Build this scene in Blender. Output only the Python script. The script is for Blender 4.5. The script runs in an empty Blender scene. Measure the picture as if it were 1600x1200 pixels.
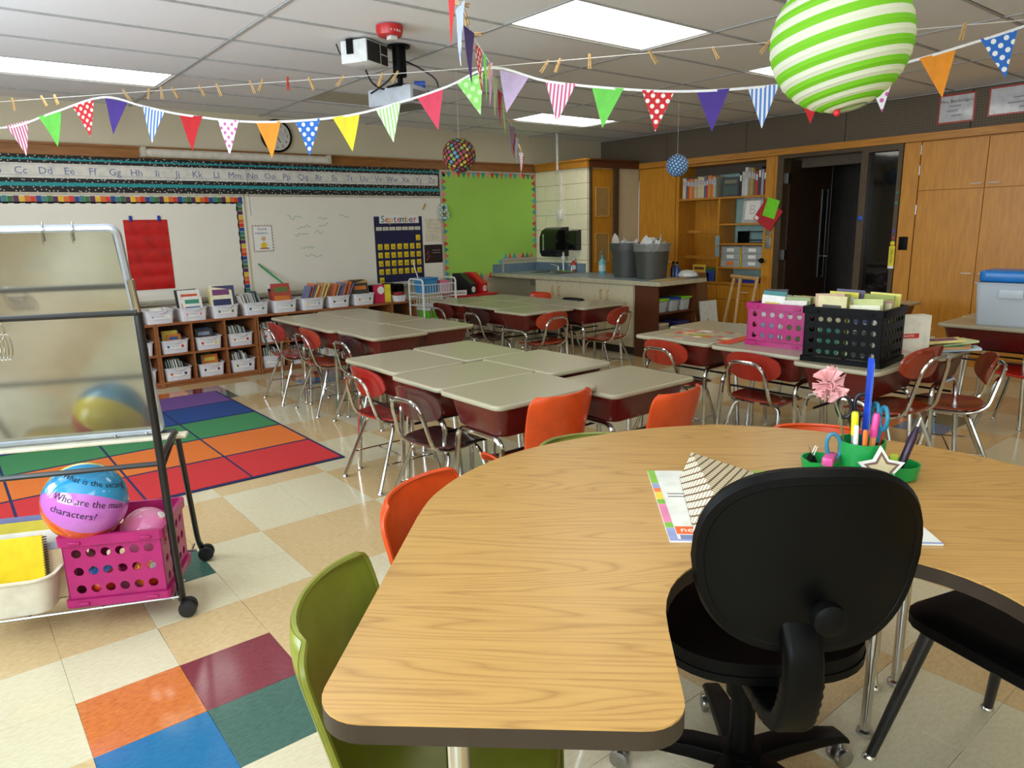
import bpy, bmesh, math, random
from mathutils import Vector, Matrix
random.seed(11)
C = bpy.context.scene.collection
SC = bpy.context.scene
PI = math.pi

# ------------------------------------------------------------------ camera
def make_camera():
    yaw, pitch, roll = 0.6739, 0.2157, -0.0233
    f = Vector((math.sin(yaw)*math.cos(pitch), math.cos(yaw)*math.cos(pitch), -math.sin(pitch)))
    r = Vector((math.cos(yaw), -math.sin(yaw), 0)); u = r.cross(f)
    r2 = r*math.cos(roll)+u*math.sin(roll); u2 = -r*math.sin(roll)+u*math.cos(roll)
    cam = bpy.data.cameras.new('camera'); o = bpy.data.objects.new('camera', cam); C.objects.link(o)
    m = Matrix((r2, u2, -f)).transposed().to_4x4(); m.translation = (-0.1486, -2.3897, 1.4117)
    o.matrix_world = m
    cam.sensor_fit = 'HORIZONTAL'; cam.sensor_width = 36.0; cam.lens = 1117.7/1600*36.0
    cam.clip_start = 0.05; cam.clip_end = 60
    SC.camera = o
make_camera()

# ------------------------------------------------------------------ world, exposure, daylight
w = bpy.data.worlds.new('world'); SC.world = w; w.use_nodes = True
bg = w.node_tree.nodes['Background']; bg.inputs[0].default_value = (0.75, 0.85, 1.0, 1); bg.inputs[1].default_value = 0.6
SC.view_settings.view_transform = 'Standard'; SC.view_settings.look = 'None'
SC.view_settings.gamma = 1.0; SC.view_settings.use_curve_mapping = False
SC.view_settings.exposure = -0.30
LAMP = 5.4          # fluorescent lens emission
DAY = 125.0          # watts of daylight at each window
def area(name, loc, rot, sx, sy, power, col):
    l = bpy.data.lights.new(name, 'AREA'); l.shape = 'RECTANGLE'; l.size = sx; l.size_y = sy
    l.energy = power; l.color = col
    o = bpy.data.objects.new(name, l); o.location = loc; o.rotation_euler = rot; C.objects.link(o)
for k in range(3):   # daylight at the three windows of the left wall
    area('window_daylight', (-1.66, -3.3+2.6*k, 1.6), (0, -PI/2-0.3, 0), 1.4, 1.9, DAY, (0.76, 0.89, 1.0))

# ------------------------------------------------------------------ helpers: materials
def lin(c):
    o = []
    for v in c[:3]:
        v /= 255.0
        o.append(v/12.92 if v <= 0.04045 else ((v+0.055)/1.055)**2.4)
    return (*o, 1.0)
MATS = {}
def base(name):
    m = bpy.data.materials.new(name); m.use_nodes = True
    return m, m.node_tree.nodes, m.node_tree.links, m.node_tree.nodes['Principled BSDF']
def mat(name, c, rough=0.5, metal=0.0, var=0.06, vs=18.0, bump=0.0, bs=60.0, spec=None, trans=0.0, coat=0.0):
    if name in MATS: return MATS[name]
    m, N, L, P = base(name); MATS[name] = m
    P.inputs['Roughness'].default_value = rough; P.inputs['Metallic'].default_value = metal
    if spec is not None: P.inputs['Specular IOR Level'].default_value = spec
    if trans: P.inputs['Transmission Weight'].default_value = trans
    if coat: P.inputs['Coat Weight'].default_value = coat; P.inputs['Coat Roughness'].default_value = 0.1
    tc = N.new('ShaderNodeTexCoord')
    no = N.new('ShaderNodeTexNoise'); no.inputs['Scale'].default_value = vs; no.inputs['Detail'].default_value = 3
    L.new(tc.outputs['Object'], no.inputs['Vector'])
    mx = N.new('ShaderNodeMix'); mx.data_type = 'RGBA'
    a = lin(c); b = tuple(min(1, x*(1-var*3)) for x in a[:3])+(1,)
    mx.inputs[6].default_value = a; mx.inputs[7].default_value = b
    mr = N.new('ShaderNodeMapRange'); mr.inputs[1].default_value = 0.42; mr.inputs[2].default_value = 0.72
    L.new(no.outputs[0], mr.inputs[0]); L.new(mr.outputs[0], mx.inputs[0]); L.new(mx.outputs[2], P.inputs['Base Color'])
    if bump:
        n2 = N.new('ShaderNodeTexNoise'); n2.inputs['Scale'].default_value = bs; L.new(tc.outputs['Object'], n2.inputs['Vector'])
        bp = N.new('ShaderNodeBump'); bp.inputs['Strength'].default_value = bump; bp.inputs['Distance'].default_value = 0.005
        L.new(n2.outputs[0], bp.inputs['Height']); L.new(bp.outputs[0], P.inputs['Normal'])
    return m
def pos_xz(N, L):
    tc = N.new('ShaderNodeTexCoord'); s = N.new('ShaderNodeSeparateXYZ'); c = N.new('ShaderNodeCombineXYZ')
    L.new(tc.outputs['Object'], s.inputs[0]); L.new(s.outputs[0], c.inputs[0]); L.new(s.outputs[2], c.inputs[1])
    return c.outputs[0], s
def two(N, L, P, fac, a, b):
    mx = N.new('ShaderNodeMix'); mx.data_type = 'RGBA'; mx.inputs[6].default_value = lin(a); mx.inputs[7].default_value = lin(b)
    L.new(fac, mx.inputs[0]); L.new(mx.outputs[2], P.inputs['Base Color'])
def mth(N, L, op, a, b=None):
    n = N.new('ShaderNodeMath'); n.operation = op
    for i, v in enumerate((a, b)):
        if v is None: continue
        if isinstance(v, (int, float)): n.inputs[i].default_value = v
        else: L.new(v, n.inputs[i])
    return n.outputs[0]
def mat_stripes(name, a, b, period, axis=0, rough=0.8):
    if name in MATS: return MATS[name]
    m, N, L, P = base(name); MATS[name] = m; P.inputs['Roughness'].default_value = rough
    v, s = pos_xz(N, L)
    t = mth(N, L, 'MULTIPLY', s.outputs[axis], 1/period); t = mth(N, L, 'FRACT', mth(N, L, 'ADD', t, 50.25))
    two(N, L, P, mth(N, L, 'GREATER_THAN', t, 0.5), a, b); return m
def mat_dots(name, a, b, cell, rad, rough=0.8, rnd=0.0, rot=PI/4, three=False):
    if name in MATS: return MATS[name]
    m, N, L, P = base(name); MATS[name] = m; P.inputs['Roughness'].default_value = rough
    v, s = pos_xz(N, L)
    if three:
        v = s.inputs[0].links[0].from_socket
    mp = N.new('ShaderNodeMapping'); mp.inputs['Rotation'].default_value = (0, 0, rot); mp.inputs['Scale'].default_value = (1/cell,)*3
    L.new(v, mp.inputs[0])
    vo = N.new('ShaderNodeTexVoronoi'); vo.voronoi_dimensions = '3D' if three else '2D'
    vo.inputs['Scale'].default_value = 1.0; vo.inputs['Randomness'].default_value = rnd
    L.new(mp.outputs[0], vo.inputs['Vector'])
    two(N, L, P, mth(N, L, 'LESS_THAN', vo.outputs['Distance'], rad), a, b)
    return m
def mat_confetti(name, bgc, cols, cell, rad, rough=0.7, rnd=0.25):
    # coloured round dots, one colour for each cell
    m, N, L, P = base(name); MATS[name] = m; P.inputs['Roughness'].default_value = rough
    tc = N.new('ShaderNodeTexCoord')
    vo = N.new('ShaderNodeTexVoronoi'); vo.inputs['Scale'].default_value = 1/cell; vo.inputs['Randomness'].default_value = rnd
    L.new(tc.outputs['Object'], vo.inputs['Vector'])
    sp = N.new('ShaderNodeSeparateColor'); L.new(vo.outputs['Color'], sp.inputs[0])
    cr = N.new('ShaderNodeValToRGB'); cr.color_ramp.interpolation = 'CONSTANT'
    e = cr.color_ramp.elements
    while len(e) < len(cols): e.new(0.5)
    for i, c in enumerate(cols): e[i].position = i/len(cols); e[i].color = lin(c)
    L.new(sp.outputs[0], cr.inputs[0])
    mx = N.new('ShaderNodeMix'); mx.data_type = 'RGBA'; mx.inputs[6].default_value = lin(bgc)
    L.new(cr.outputs[0], mx.inputs[7]); L.new(mth(N, L, 'LESS_THAN', vo.outputs['Distance'], rad), mx.inputs[0])
    L.new(mx.outputs[2], P.inputs['Base Color']); return m
def mat_wood(name, light, dark, axis='X', scale=6.0, stretch=14.0, rough=0.4, rings=True, amount=1.0):
    if name in MATS: return MATS[name]
    m, N, L, P = base(name); MATS[name] = m; P.inputs['Roughness'].default_value = rough
    tc = N.new('ShaderNodeTexCoord'); mp = N.new('ShaderNodeMapping'); L.new(tc.outputs['Object'], mp.inputs[0])
    sc = [stretch]*3; sc['XYZ'.index(axis)] = 1.0
    mp.inputs['Scale'].default_value = sc
    n1 = N.new('ShaderNodeTexNoise'); n1.inputs['Scale'].default_value = scale*1.4; n1.inputs['Detail'].default_value = 6; n1.inputs['Roughness'].default_value = 0.65
    L.new(mp.outputs[0], n1.inputs['Vector'])
    fac = n1.outputs[0]
    if rings:
        mp2 = N.new('ShaderNodeMapping'); L.new(tc.outputs['Object'], mp2.inputs[0])
        s2 = [5.2]*3; s2['XYZ'.index(axis)] = 0.55; mp2.inputs['Scale'].default_value = s2
        n2 = N.new('ShaderNodeTexNoise'); n2.inputs['Scale'].default_value = 1.5; n2.inputs['Detail'].default_value = 1.5
        L.new(mp2.outputs[0], n2.inputs['Vector'])
        r = mth(N, L, 'FRACT', mth(N, L, 'MULTIPLY', n2.outputs[0], 22.0))
        r = mth(N, L, 'POWER', mth(N, L, 'ABSOLUTE', mth(N, L, 'SUBTRACT', mth(N, L, 'MULTIPLY', r, 2.0), 1.0)), 3.5)
        fac = mth(N, L, 'ADD', mth(N, L, 'MULTIPLY', n1.outputs[0], 0.55), mth(N, L, 'MULTIPLY', r, 0.26))
    mr = N.new('ShaderNodeMapRange'); mr.inputs[1].default_value = 0.25; mr.inputs[2].default_value = 0.80
    mr.inputs[4].default_value = amount
    L.new(fac, mr.inputs[0]); two(N, L, P, mr.outputs[0], light, dark)
    return m
def mat_tile(name, a, b, rough=0.13):
    # vinyl composition tile: streaky flecks
    if name in MATS: return MATS[name]
    m, N, L, P = base(name); MATS[name] = m; P.inputs['Roughness'].default_value = rough
    g = N.new('ShaderNodeNewGeometry'); mp = N.new('ShaderNodeMapping'); L.new(g.outputs['Position'], mp.inputs[0])
    mp.inputs['Scale'].default_value = (40, 95, 60); mp.inputs['Rotation'].default_value = (0, 0, 0.35)
    n1 = N.new('ShaderNodeTexNoise'); n1.inputs['Scale'].default_value = 1.0; n1.inputs['Detail'].default_value = 4; n1.inputs['Roughness'].default_value = 0.7
    L.new(mp.outputs[0], n1.inputs['Vector'])
    mr = N.new('ShaderNodeMapRange'); mr.inputs[1].default_value = 0.38; mr.inputs[2].default_value = 0.72
    L.new(n1.outputs[0], mr.inputs[0]); two(N, L, P, mr.outputs[0], a, b)
    n2 = N.new('ShaderNodeTexNoise'); n2.inputs['Scale'].default_value = 3.0; L.new(g.outputs['Position'], n2.inputs['Vector'])
    bp = N.new('ShaderNodeBump'); bp.inputs['Strength'].default_value = 0.05; bp.inputs['Distance'].default_value = 0.02
    L.new(n2.outputs[0], bp.inputs['Height']); L.new(bp.outputs[0], P.inputs['Normal'])
    return m
def mat_emit(name, c, s):
    m, N, L, P = base(name); MATS[name] = m
    P.inputs['Base Color'].default_value = lin(c); P.inputs['Emission Color'].default_value = lin(c)
    P.inputs['Emission Strength'].default_value = s; return m
def mat_paper(name, c, tr=0.35):
    # thin paper that lets some light through
    if name in MATS: return MATS[name]
    m, N, L, P = base(name); MATS[name] = m
    P.inputs['Base Color'].default_value = lin(c); P.inputs['Roughness'].default_value = 0.75
    t = N.new('ShaderNodeBsdfTranslucent'); t.inputs[0].default_value = lin(c)
    mx = N.new('ShaderNodeMixShader'); mx.inputs[0].default_value = tr
    out = N['Material Output']; L.new(P.outputs[0], mx.inputs[1]); L.new(t.outputs[0], mx.inputs[2]); L.new(mx.outputs[0], out.inputs[0])
    return m
def mat_clear(name, c, rough=0.15, alpha=0.45):
    # frosted clear plastic
    if name in MATS: return MATS[name]
    m, N, L, P = base(name); MATS[name] = m
    P.inputs['Base Color'].default_value = lin(c); P.inputs['Roughness'].default_value = rough; P.inputs['Alpha'].default_value = alpha
    return m

# ------------------------------------------------------------------ helpers: meshes
def rrect(wd, dp, r, n=4):
    p = []
    for cx, cy, a0 in ((wd/2-r, dp/2-r, 0), (-wd/2+r, dp/2-r, PI/2), (-wd/2+r, -dp/2+r, PI), (wd/2-r, -dp/2+r, 1.5*PI)):
        for i in range(n+1):
            a = a0+PI/2*i/n; p.append((cx+r*math.cos(a), cy+r*math.sin(a)))
    return p
def fillet(pts, rad, n=5):
    pts = [Vector(p) for p in pts]; out = [pts[0]]
    for i in range(1, len(pts)-1):
        a, b, c = pts[i-1], pts[i], pts[i+1]
        d1 = (a-b); d2 = (c-b); r = min(rad, d1.length*0.49, d2.length*0.49)
        p0 = b+d1.normalized()*r; p1 = b+d2.normalized()*r
        for k in range(n+1):
            t = k/n; out.append(p0*(1-t)**2+b*2*t*(1-t)+p1*t*t)
    out.append(pts[-1]); return out
class MB:
    def __init__(s): s.v = []; s.f = []; s.m = []; s.s = []
    def add(s, vs, fs, m=0, sm=False):
        o = len(s.v); s.v += [tuple(v) for v in vs]
        for f in fs: s.f.append(tuple(i+o for i in f)); s.m.append(m); s.s.append(sm)
        return s
    def box(s, x0, y0, z0, x1, y1, z1, m=0):
        if x0 > x1: x0, x1 = x1, x0
        if y0 > y1: y0, y1 = y1, y0
        if z0 > z1: z0, z1 = z1, z0
        v = [(x0,y0,z0),(x1,y0,z0),(x1,y1,z0),(x0,y1,z0),(x0,y0,z1),(x1,y0,z1),(x1,y1,z1),(x0,y1,z1)]
        return s.add(v, [(0,3,2,1),(4,5,6,7),(0,1,5,4),(1,2,6,5),(2,3,7,6),(3,0,4,7)], m)
    def cbox(s, c, d, m=0): return s.box(c[0]-d[0]/2, c[1]-d[1]/2, c[2]-d[2]/2, c[0]+d[0]/2, c[1]+d[1]/2, c[2]+d[2]/2, m)
    def bbox(s, x0, y0, z0, x1, y1, z1, b=0.004, m=0, seg=2):
        bm = bmesh.new(); bmesh.ops.create_cube(bm, size=1.0)
        for v in bm.verts: v.co = Vector((x0+(v.co.x+.5)*(x1-x0), y0+(v.co.y+.5)*(y1-y0), z0+(v.co.z+.5)*(z1-z0)))
        bmesh.ops.bevel(bm, geom=bm.edges[:], offset=b, segments=seg, affect='EDGES', profile=0.5)
        bm.verts.index_update()
        s.add([v.co[:] for v in bm.verts], [[v.index for v in f.verts] for f in bm.faces], m, seg > 2); bm.free(); return s
    def loft(s, rings, cap0=True, cap1=True, m=0, sm=True, close=True):
        n = len(rings[0]); vs = [p for r in rings for p in r]; fs = []
        for i in range(len(rings)-1):
            for j in range(n if close else n-1):
                a = i*n+j; b = i*n+(j+1) % n; fs.append((a, b, b+n, a+n))
        s.add(vs, fs, m, sm)
        if cap0: s.add(rings[0], [tuple(range(n))[::-1]], m)
        if cap1: s.add(rings[-1], [tuple(range(n))], m)
        return s
    def prism(s, poly, z0, z1, m=0, bev=0.0, n=3, sm=False):
        if not bev:
            return s.loft([[(x,y,z0) for x,y in poly], [(x,y,z1) for x,y in poly]], m=m, sm=sm)
        def inset(d):
            k = len(poly); o = []
            for i in range(k):
                a = Vector(poly[i-1]); b = Vector(poly[i]); c = Vector(poly[(i+1) % k])
                n1 = (b-a); n2 = (c-b)
                n1 = Vector((-n1.y, n1.x)).normalized() if n1.length else Vector((0,0)); n2 = Vector((-n2.y, n2.x)).normalized() if n2.length else n1
                nn = (n1+n2); nn = nn.normalized() if nn.length else n1
                q = b+nn*d; o.append((q.x, q.y))
            return o
        rings = []
        for i in range(n+1):
            a = PI/2*i/n; rings.append([(x,y,z0+bev*(1-math.cos(a))) for x,y in inset(bev*(1-math.sin(a)))])
        for i in range(n+1):
            a = PI/2*i/n; rings.append([(x,y,z1-bev*(1-math.sin(a))) for x,y in inset(bev*(1-math.cos(a)))])
        return s.loft(rings, m=m, sm=True)
    def tube(s, pts, r, seg=8, m=0, closed=False, sm=True, caps=True):
        pts = [Vector(p) for p in pts]; n = len(pts); rings = []
        t0 = (pts[1]-pts[0]).normalized(); up = Vector((0,0,1)) if abs(t0.z) < .9 else Vector((1,0,0))
        u = t0.cross(up).normalized(); prev = t0
        for i, p in enumerate(pts):
            if closed: t = (pts[(i+1) % n]-pts[i-1])
            else: t = (pts[min(i+1,n-1)]-pts[max(i-1,0)])
            t = t.normalized() if t.length else prev
            ax = prev.cross(t)
            if ax.length > 1e-7: u = Matrix.Rotation(prev.angle(t), 3, ax.normalized()) @ u
            prev = t; w_ = t.cross(u).normalized(); rr = r[i] if isinstance(r, (list,tuple)) else r
            rings.append([p+u*rr*math.cos(2*PI*k/seg)+w_*rr*math.sin(2*PI*k/seg) for k in range(seg)])
        if closed: rings.append(rings[0])
        return s.loft(rings, cap0=caps and not closed, cap1=caps and not closed, m=m, sm=sm)
    def lathe(s, prof, seg=20, m=0, sm=True, cap0=True, cap1=True, c=(0,0,0)):
        rings = [[(c[0]+r*math.cos(2*PI*k/seg), c[1]+r*math.sin(2*PI*k/seg), c[2]+z) for k in range(seg)] for r, z in prof]
        return s.loft(rings, cap0=cap0 and prof[0][0] > 1e-5, cap1=cap1 and prof[-1][0] > 1e-5, m=m, sm=sm)
    def sphere(s, c, r, seg=16, rings=10, m=0, sc=(1,1,1)):
        pr = []
        for i in range(rings+1):
            a = PI*i/rings; pr.append((max(r*math.sin(a), 1e-5), -r*math.cos(a)))
        o = len(s.v); s.lathe(pr, seg, m)
        for i in range(o, len(s.v)):
            v = s.v[i]; s.v[i] = (c[0]+v[0]*sc[0], c[1]+v[1]*sc[1], c[2]+v[2]*sc[2])
        return s
    def shell(s, fn, nu, nv, th, m=0):
        # a parametric sheet with thickness
        P = [[Vector(fn(i/nu, j/nv)) for j in range(nv+1)] for i in range(nu+1)]
        def nrm(i, j):
            a = P[min(i+1,nu)][j]-P[max(i-1,0)][j]; b = P[i][min(j+1,nv)]-P[i][max(j-1,0)]
            q = a.cross(b); return q.normalized() if q.length else Vector((0,0,1))
        Q = [[P[i][j]+nrm(i,j)*th for j in range(nv+1)] for i in range(nu+1)]
        k = nv+1; vs = [p for r in P for p in r]+[p for r in Q for p in r]; o = (nu+1)*k; fs = []
        for i in range(nu):
            for j in range(nv):
                a = i*k+j; fs.append((a+k, a+k+1, a+1, a)[::-1][::-1]); fs.append((o+a, o+a+1, o+a+k+1, o+a+k)[::-1])
        for i in range(nu):
            a = i*k; fs.append((a, a+k, o+a+k, o+a)); b = i*k+nv; fs.append((b+k, b, o+b, o+b+k))
        for j in range(nv):
            a = j; fs.append((a+1, a, o+a, o+a+1)); b = nu*k+j; fs.append((b, b+1, o+b+1, o+b))
        return s.add(vs, fs, m, True)
    def xf(s, M, start=0):
        for i in range(start, len(s.v)): s.v[i] = tuple(M @ Vector(s.v[i]))
        return s
    def mesh(s, name, mats):
        me = bpy.data.meshes.new(name); me.from_pydata(s.v, [], s.f)
        for m in (mats if isinstance(mats, (list,tuple)) else [mats]): me.materials.append(m)
        me.polygons.foreach_set('material_index', s.m); me.polygons.foreach_set('use_smooth', s.s)
        me.update()
        bm = bmesh.new(); bm.from_mesh(me); bmesh.ops.recalc_face_normals(bm, faces=bm.faces); bm.to_mesh(me); bm.free()
        try: me.set_sharp_from_angle(angle=0.7)
        except Exception: pass
        return me
    def build(s, name, mats, parent=None, loc=None, rot=None): return inst(name, s.mesh(name, mats), parent, loc, rot)
def inst(name, me, parent=None, loc=None, rot=None, scale=None):
    o = bpy.data.objects.new(name, me); C.objects.link(o)
    if parent: o.parent = parent
    if loc is not None: o.location = loc
    if rot is not None: o.rotation_euler = rot if isinstance(rot, (tuple,list)) else (0,0,rot)
    if scale is not None: o.scale = (scale,)*3 if isinstance(scale, (int,float)) else scale
    return o
CACHE = {}
def cached(key, mk):
    if key not in CACHE: CACHE[key] = mk()
    return CACHE[key]
def tag(o, label=None, cat=None, group=None, kind=None):
    if label: o['label'] = label
    if cat: o['category'] = cat
    if group: o['group'] = group
    if kind: o['kind'] = kind
    return o
def thing(name, label, cat, loc=(0,0,0), rz=0, group=None, scale=None):
    return tag(inst(name, None, None, loc, rz, scale), label, cat, group)
def struct(o): o['kind'] = 'structure'; return o
def text(s, size, m, parent, loc, rot, align='CENTER', name='lettering', ext=0.0003, sx=1.0):
    cu = bpy.data.curves.new('t', 'FONT'); cu.body = s; cu.size = size; cu.align_x = align; cu.align_y = 'CENTER'
    cu.extrude = ext; cu.resolution_u = 2
    t = bpy.data.objects.new('t', cu); C.objects.link(t)
    me = bpy.data.meshes.new_from_object(t); bpy.data.objects.remove(t); bpy.data.curves.remove(cu)
    me.materials.clear(); me.materials.append(m)
    o = inst(name, me, parent, loc, rot); o.scale = (sx,1,1); return o
RB = (PI/2, 0, 0)            # lettering on the back wall, read from -Y
RR = (PI/2, 0, -PI/2)        # lettering on the right wall, read from -X

# ------------------------------------------------------------------ materials in use
WHITE = mat('white_paint', (232,230,224), 0.5)
CREAM = mat('cream_paint', (208,197,168), 0.6, var=0.008, vs=4)
CREAMCAB = mat('cream_laminate', (206,194,160), 0.45, var=0.03)
OAK = mat_wood('honey_oak_veneer', (210,144,40), (172,110,24), 'Z', 3.0, 9.0, 0.38, rings=False)
OAKH = mat_wood('honey_oak_trim', (202,138,44), (158,98,26), 'Y', 3.0, 9.0, 0.42, rings=False)
OAKX = mat_wood('oak_trim_back', (160,106,48), (116,70,28), 'X', 3.0, 9.0, 0.42, rings=False)
WALNUT = mat_wood('walnut_panel', (104,56,28), (66,34,16), 'Z', 4.0, 9.0, 0.4, rings=False)
CUBBYW = mat_wood('cubby_wood', (168,104,58), (122,68,34), 'X', 4.0, 8.0, 0.45, rings=False)
CHROME = mat('chrome', (205,203,198), 0.13, 1.0, var=0.02)
STEEL = mat('brushed_steel', (170,170,168), 0.3, 1.0, var=0.05)
DARKROD = mat('dark_steel_rod', (46,44,46), 0.35, 0.7)
BLACK = mat('black_plastic', (6,6,5), 0.45, var=0.1, spec=0.12)
BLACKM = mat('black_enamel_tube', (26,25,25), 0.3, var=0.1)
BLACKV = mat('black_vinyl', (7,6,5), 0.55, var=0.15, spec=0.12, bump=0.15, bs=250)
SATIN = mat('satin_handle', (226,224,216), 0.35, 0.15)
RUBBER = mat('black_rubber', (22,22,23), 0.55)
BROWNM = mat('bronze_door_metal', (82,66,46), 0.4, 0.2)
DARKDOOR = mat_wood('dark_door_wood', (62,42,26), (40,26,16), 'Z', 3.0, 9.0, 0.4, rings=False)
PAPER = mat('paper_white', (236,234,226), 0.7, var=0.02)
PAGES = mat('page_edges', (226,218,196), 0.8, var=0.08, vs=60)
INK = mat('black_ink', (26,26,30), 0.6)
BLUEINK = mat('blue_ink', (60,86,150), 0.6)
FLAT = {}
def col(c, rough=0.5):
    k = ('col',)+tuple(c)+(rough,)
    if k not in FLAT: FLAT[k] = mat('colour_%d_%d_%d_%d' % (c[0],c[1],c[2],int(rough*100)), c, rough, var=0.05)
    return FLAT[k]

# ------------------------------------------------------------------ floor of vinyl tiles
T = 0.3048
XL, XR, YN, YB, ZC = -1.70, 7.48, -4.60, 5.33, 2.59
CREAMT = mat_tile('tile_cream', (212,203,172), (198,187,152))
TANT = mat_tile('tile_tan', (206,180,134), (190,160,112))
ORT = mat_tile('tile_orange', (206,120,58), (176,92,44)); MAT_ = mat_tile('tile_maroon', (128,58,66), (108,46,54))
BLT = mat_tile('tile_blue', (40,112,158), (34,96,140)); GRT = mat_tile('tile_green', (70,104,92), (56,86,76))
floor = struct(MB().box(XL-.1, YN-.1, -0.12, 9.4, YB+.1, -0.004).build('floor', mat('tile_adhesive', (120,112,92), 0.8)))
def tile_mesh(m):
    h = T/2-0.0005
    return MB().bbox(-h, -h, -0.0035, h, h, 0.0, 0.0007, seg=1).mesh('tile', m)
ACC = {}
ACC[(1,2)] = GRT
for bi, bj in ((0,-2), (4,13), (8,13), (16,-2), (-4,13), (0,13)):
    ACC[(bi,bj+1)] = ORT; ACC[(bi+1,bj+1)] = MAT_; ACC[(bi,bj)] = BLT; ACC[(bi+1,bj)] = GRT
def tile_mat(i, j):
    if (i,j) in ACC: return ACC[(i,j)]
    return CREAMT if (((i+1)//2)+((j+1)//2)) % 2 == 0 else TANT
cx, cy = -0.1486, -2.3897
cells = []
for i in range(-6, 27):
    for j in range(-16, 18):
        x, y = (i+.5)*T, (j+.5)*T
        if x < XL or x > 7.9 or y < YN or y > YB: continue
        dx, dy = x-cx, y-cy
        a = math.atan2(dx, dy)-0.674; d = math.hypot(dx, dy)
        seen = abs(a) < 0.66 and d > 1.4
        if 0.9 < y and y > 4.9: seen = False
        cells.append((0 if seen else 1, d, i, j))
cells.sort()
rest = {}
for n, (k, d, i, j) in enumerate(cells):
    m = tile_mat(i, j)
    if n < 300 and k == 0:
        inst('tile', cached(('tile', m.name), lambda: tile_mesh(m)), floor, ((i+.5)*T, (j+.5)*T, 0))
    else: rest.setdefault(m.name, []).append((i, j))
mb = MB(); ms = []
for q, (nm, cs) in enumerate(rest.items()):
    ms.append(MATS[nm])
    for i, j in cs: mb.box(i*T+.0005, j*T+.0005, -0.0035, (i+1)*T-.0005, (j+1)*T-.0005, 0.0, q)
tag(mb.build('far_tiles', ms, floor), kind='stuff')

# ------------------------------------------------------------------ ceiling: grid, panels, lights
CEILP = mat('ceiling_panel', (236,236,236), 0.9, var=0.03, vs=120, bump=0.25, bs=220)
TBAR = mat('ceiling_grid_bar', (176,176,174), 0.5)
ceil = struct(MB().box(XL-.1, YN-.1, ZC+.16, 9.4, YB+.2, ZC+.2).build('ceiling', WHITE))
GX = [1.53+1.22*k for k in range(-3, 6)]; GY = [1.23+.61*k for k in range(-10, 8)]
GX[0] = XL-.1; GX[-1] = 7.76
LIGHTS = [(1,7),(3,7),(5,7),(1,12),(3,12),(5,12),(1,2),(3,2),(5,2)]
lset = set()
def gcell(xi, yi): return (GX[xi], GX[xi+1], GY[yi], GY[yi+1])
LC = []
for x0 in (0.31, 2.75, 5.19):
    for y0 in (0.62, 3.67, -2.43): LC.append((x0, y0))
def is_light(xa, ya): return any(abs(xa-x0) < .1 and abs(ya-y0) < .1 for x0, y0 in LC)
for a in range(len(GX)-1):
    for b in range(len(GY)-1):
        x0, x1, y0, y1 = GX[a], GX[a+1], GY[b], GY[b+1]
        if y0 > YB or is_light(x0, y0): continue
        y1 = min(y1, YB+.1)
        if abs(x0-2.75) < .05 and abs(y0-3.67) < .7 and y0 > 3.7: pass
        key = (round(x1-x0, 2), round(y1-y0, 2))
        me = cached(('cp',)+key, lambda: MB().bbox(-(x1-x0)/2+.012, -(y1-y0)/2+.012, 0, (x1-x0)/2-.012, (y1-y0)/2-.012, .015, .003, seg=1).mesh('ceiling_panel', CEILP))
        inst('ceiling_panel', me, ceil, ((x0+x1)/2, (y0+y1)/2, ZC+.006))
for gx in GX: MB().box(gx-.010, YN-.1, ZC, gx+.010, YB, ZC+.008).build('grid_bar', TBAR, ceil)
for gy in GY:
    if gy < YB: MB().box(XL-.1, gy-.007, ZC-.0005, 7.76, gy+.007, ZC+.0075).build('grid_bar', TBAR, ceil)
UNLIT = mat('unlit_lens', (188,182,160), 0.35)
LENS = mat_emit('fluorescent_lens', (254,251,243), LAMP)
names = {(2.75,3.67):'unlit grey fluorescent troffer behind the ceiling projector', (0.31,0.62):'fluorescent troffer high over the rolling easel, outside the view', (0.31,3.67):'fluorescent troffer above the rug, at the left edge', (2.75,0.62):'largest bright fluorescent troffer, beside the ceiling projector',
         (5.19,3.67):'far fluorescent troffer near the sink corner', (5.19,0.62):'fluorescent troffer half hidden behind the big green striped lantern'}
for x0, y0 in LC:
    t = thing('ceiling_light', names.get((x0,y0), 'fluorescent ceiling troffer at %s of the room, outside the view' % ('left front' if x0 < 1 else 'middle front' if x0 < 4 else 'right front')), 'ceiling light', (x0+.61, y0+.305, ZC), 0, 'fluorescent ceiling lights')
    fr = MB()
    for q in ((-.6,-.295,-.585,.295),(.585,-.295,.6,.295),(-.585,-.295,.585,-.28),(-.585,.28,.585,.295)): fr.box(q[0], q[1], .009, q[2], q[3], .06)
    fr.build('frame', WHITE, t)
    MB().bbox(-.584, -.279, .014, .584, .279, .03, .003, seg=1).build('lens', UNLIT if (x0,y0) == (2.75,3.67) else LENS, t)

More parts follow.
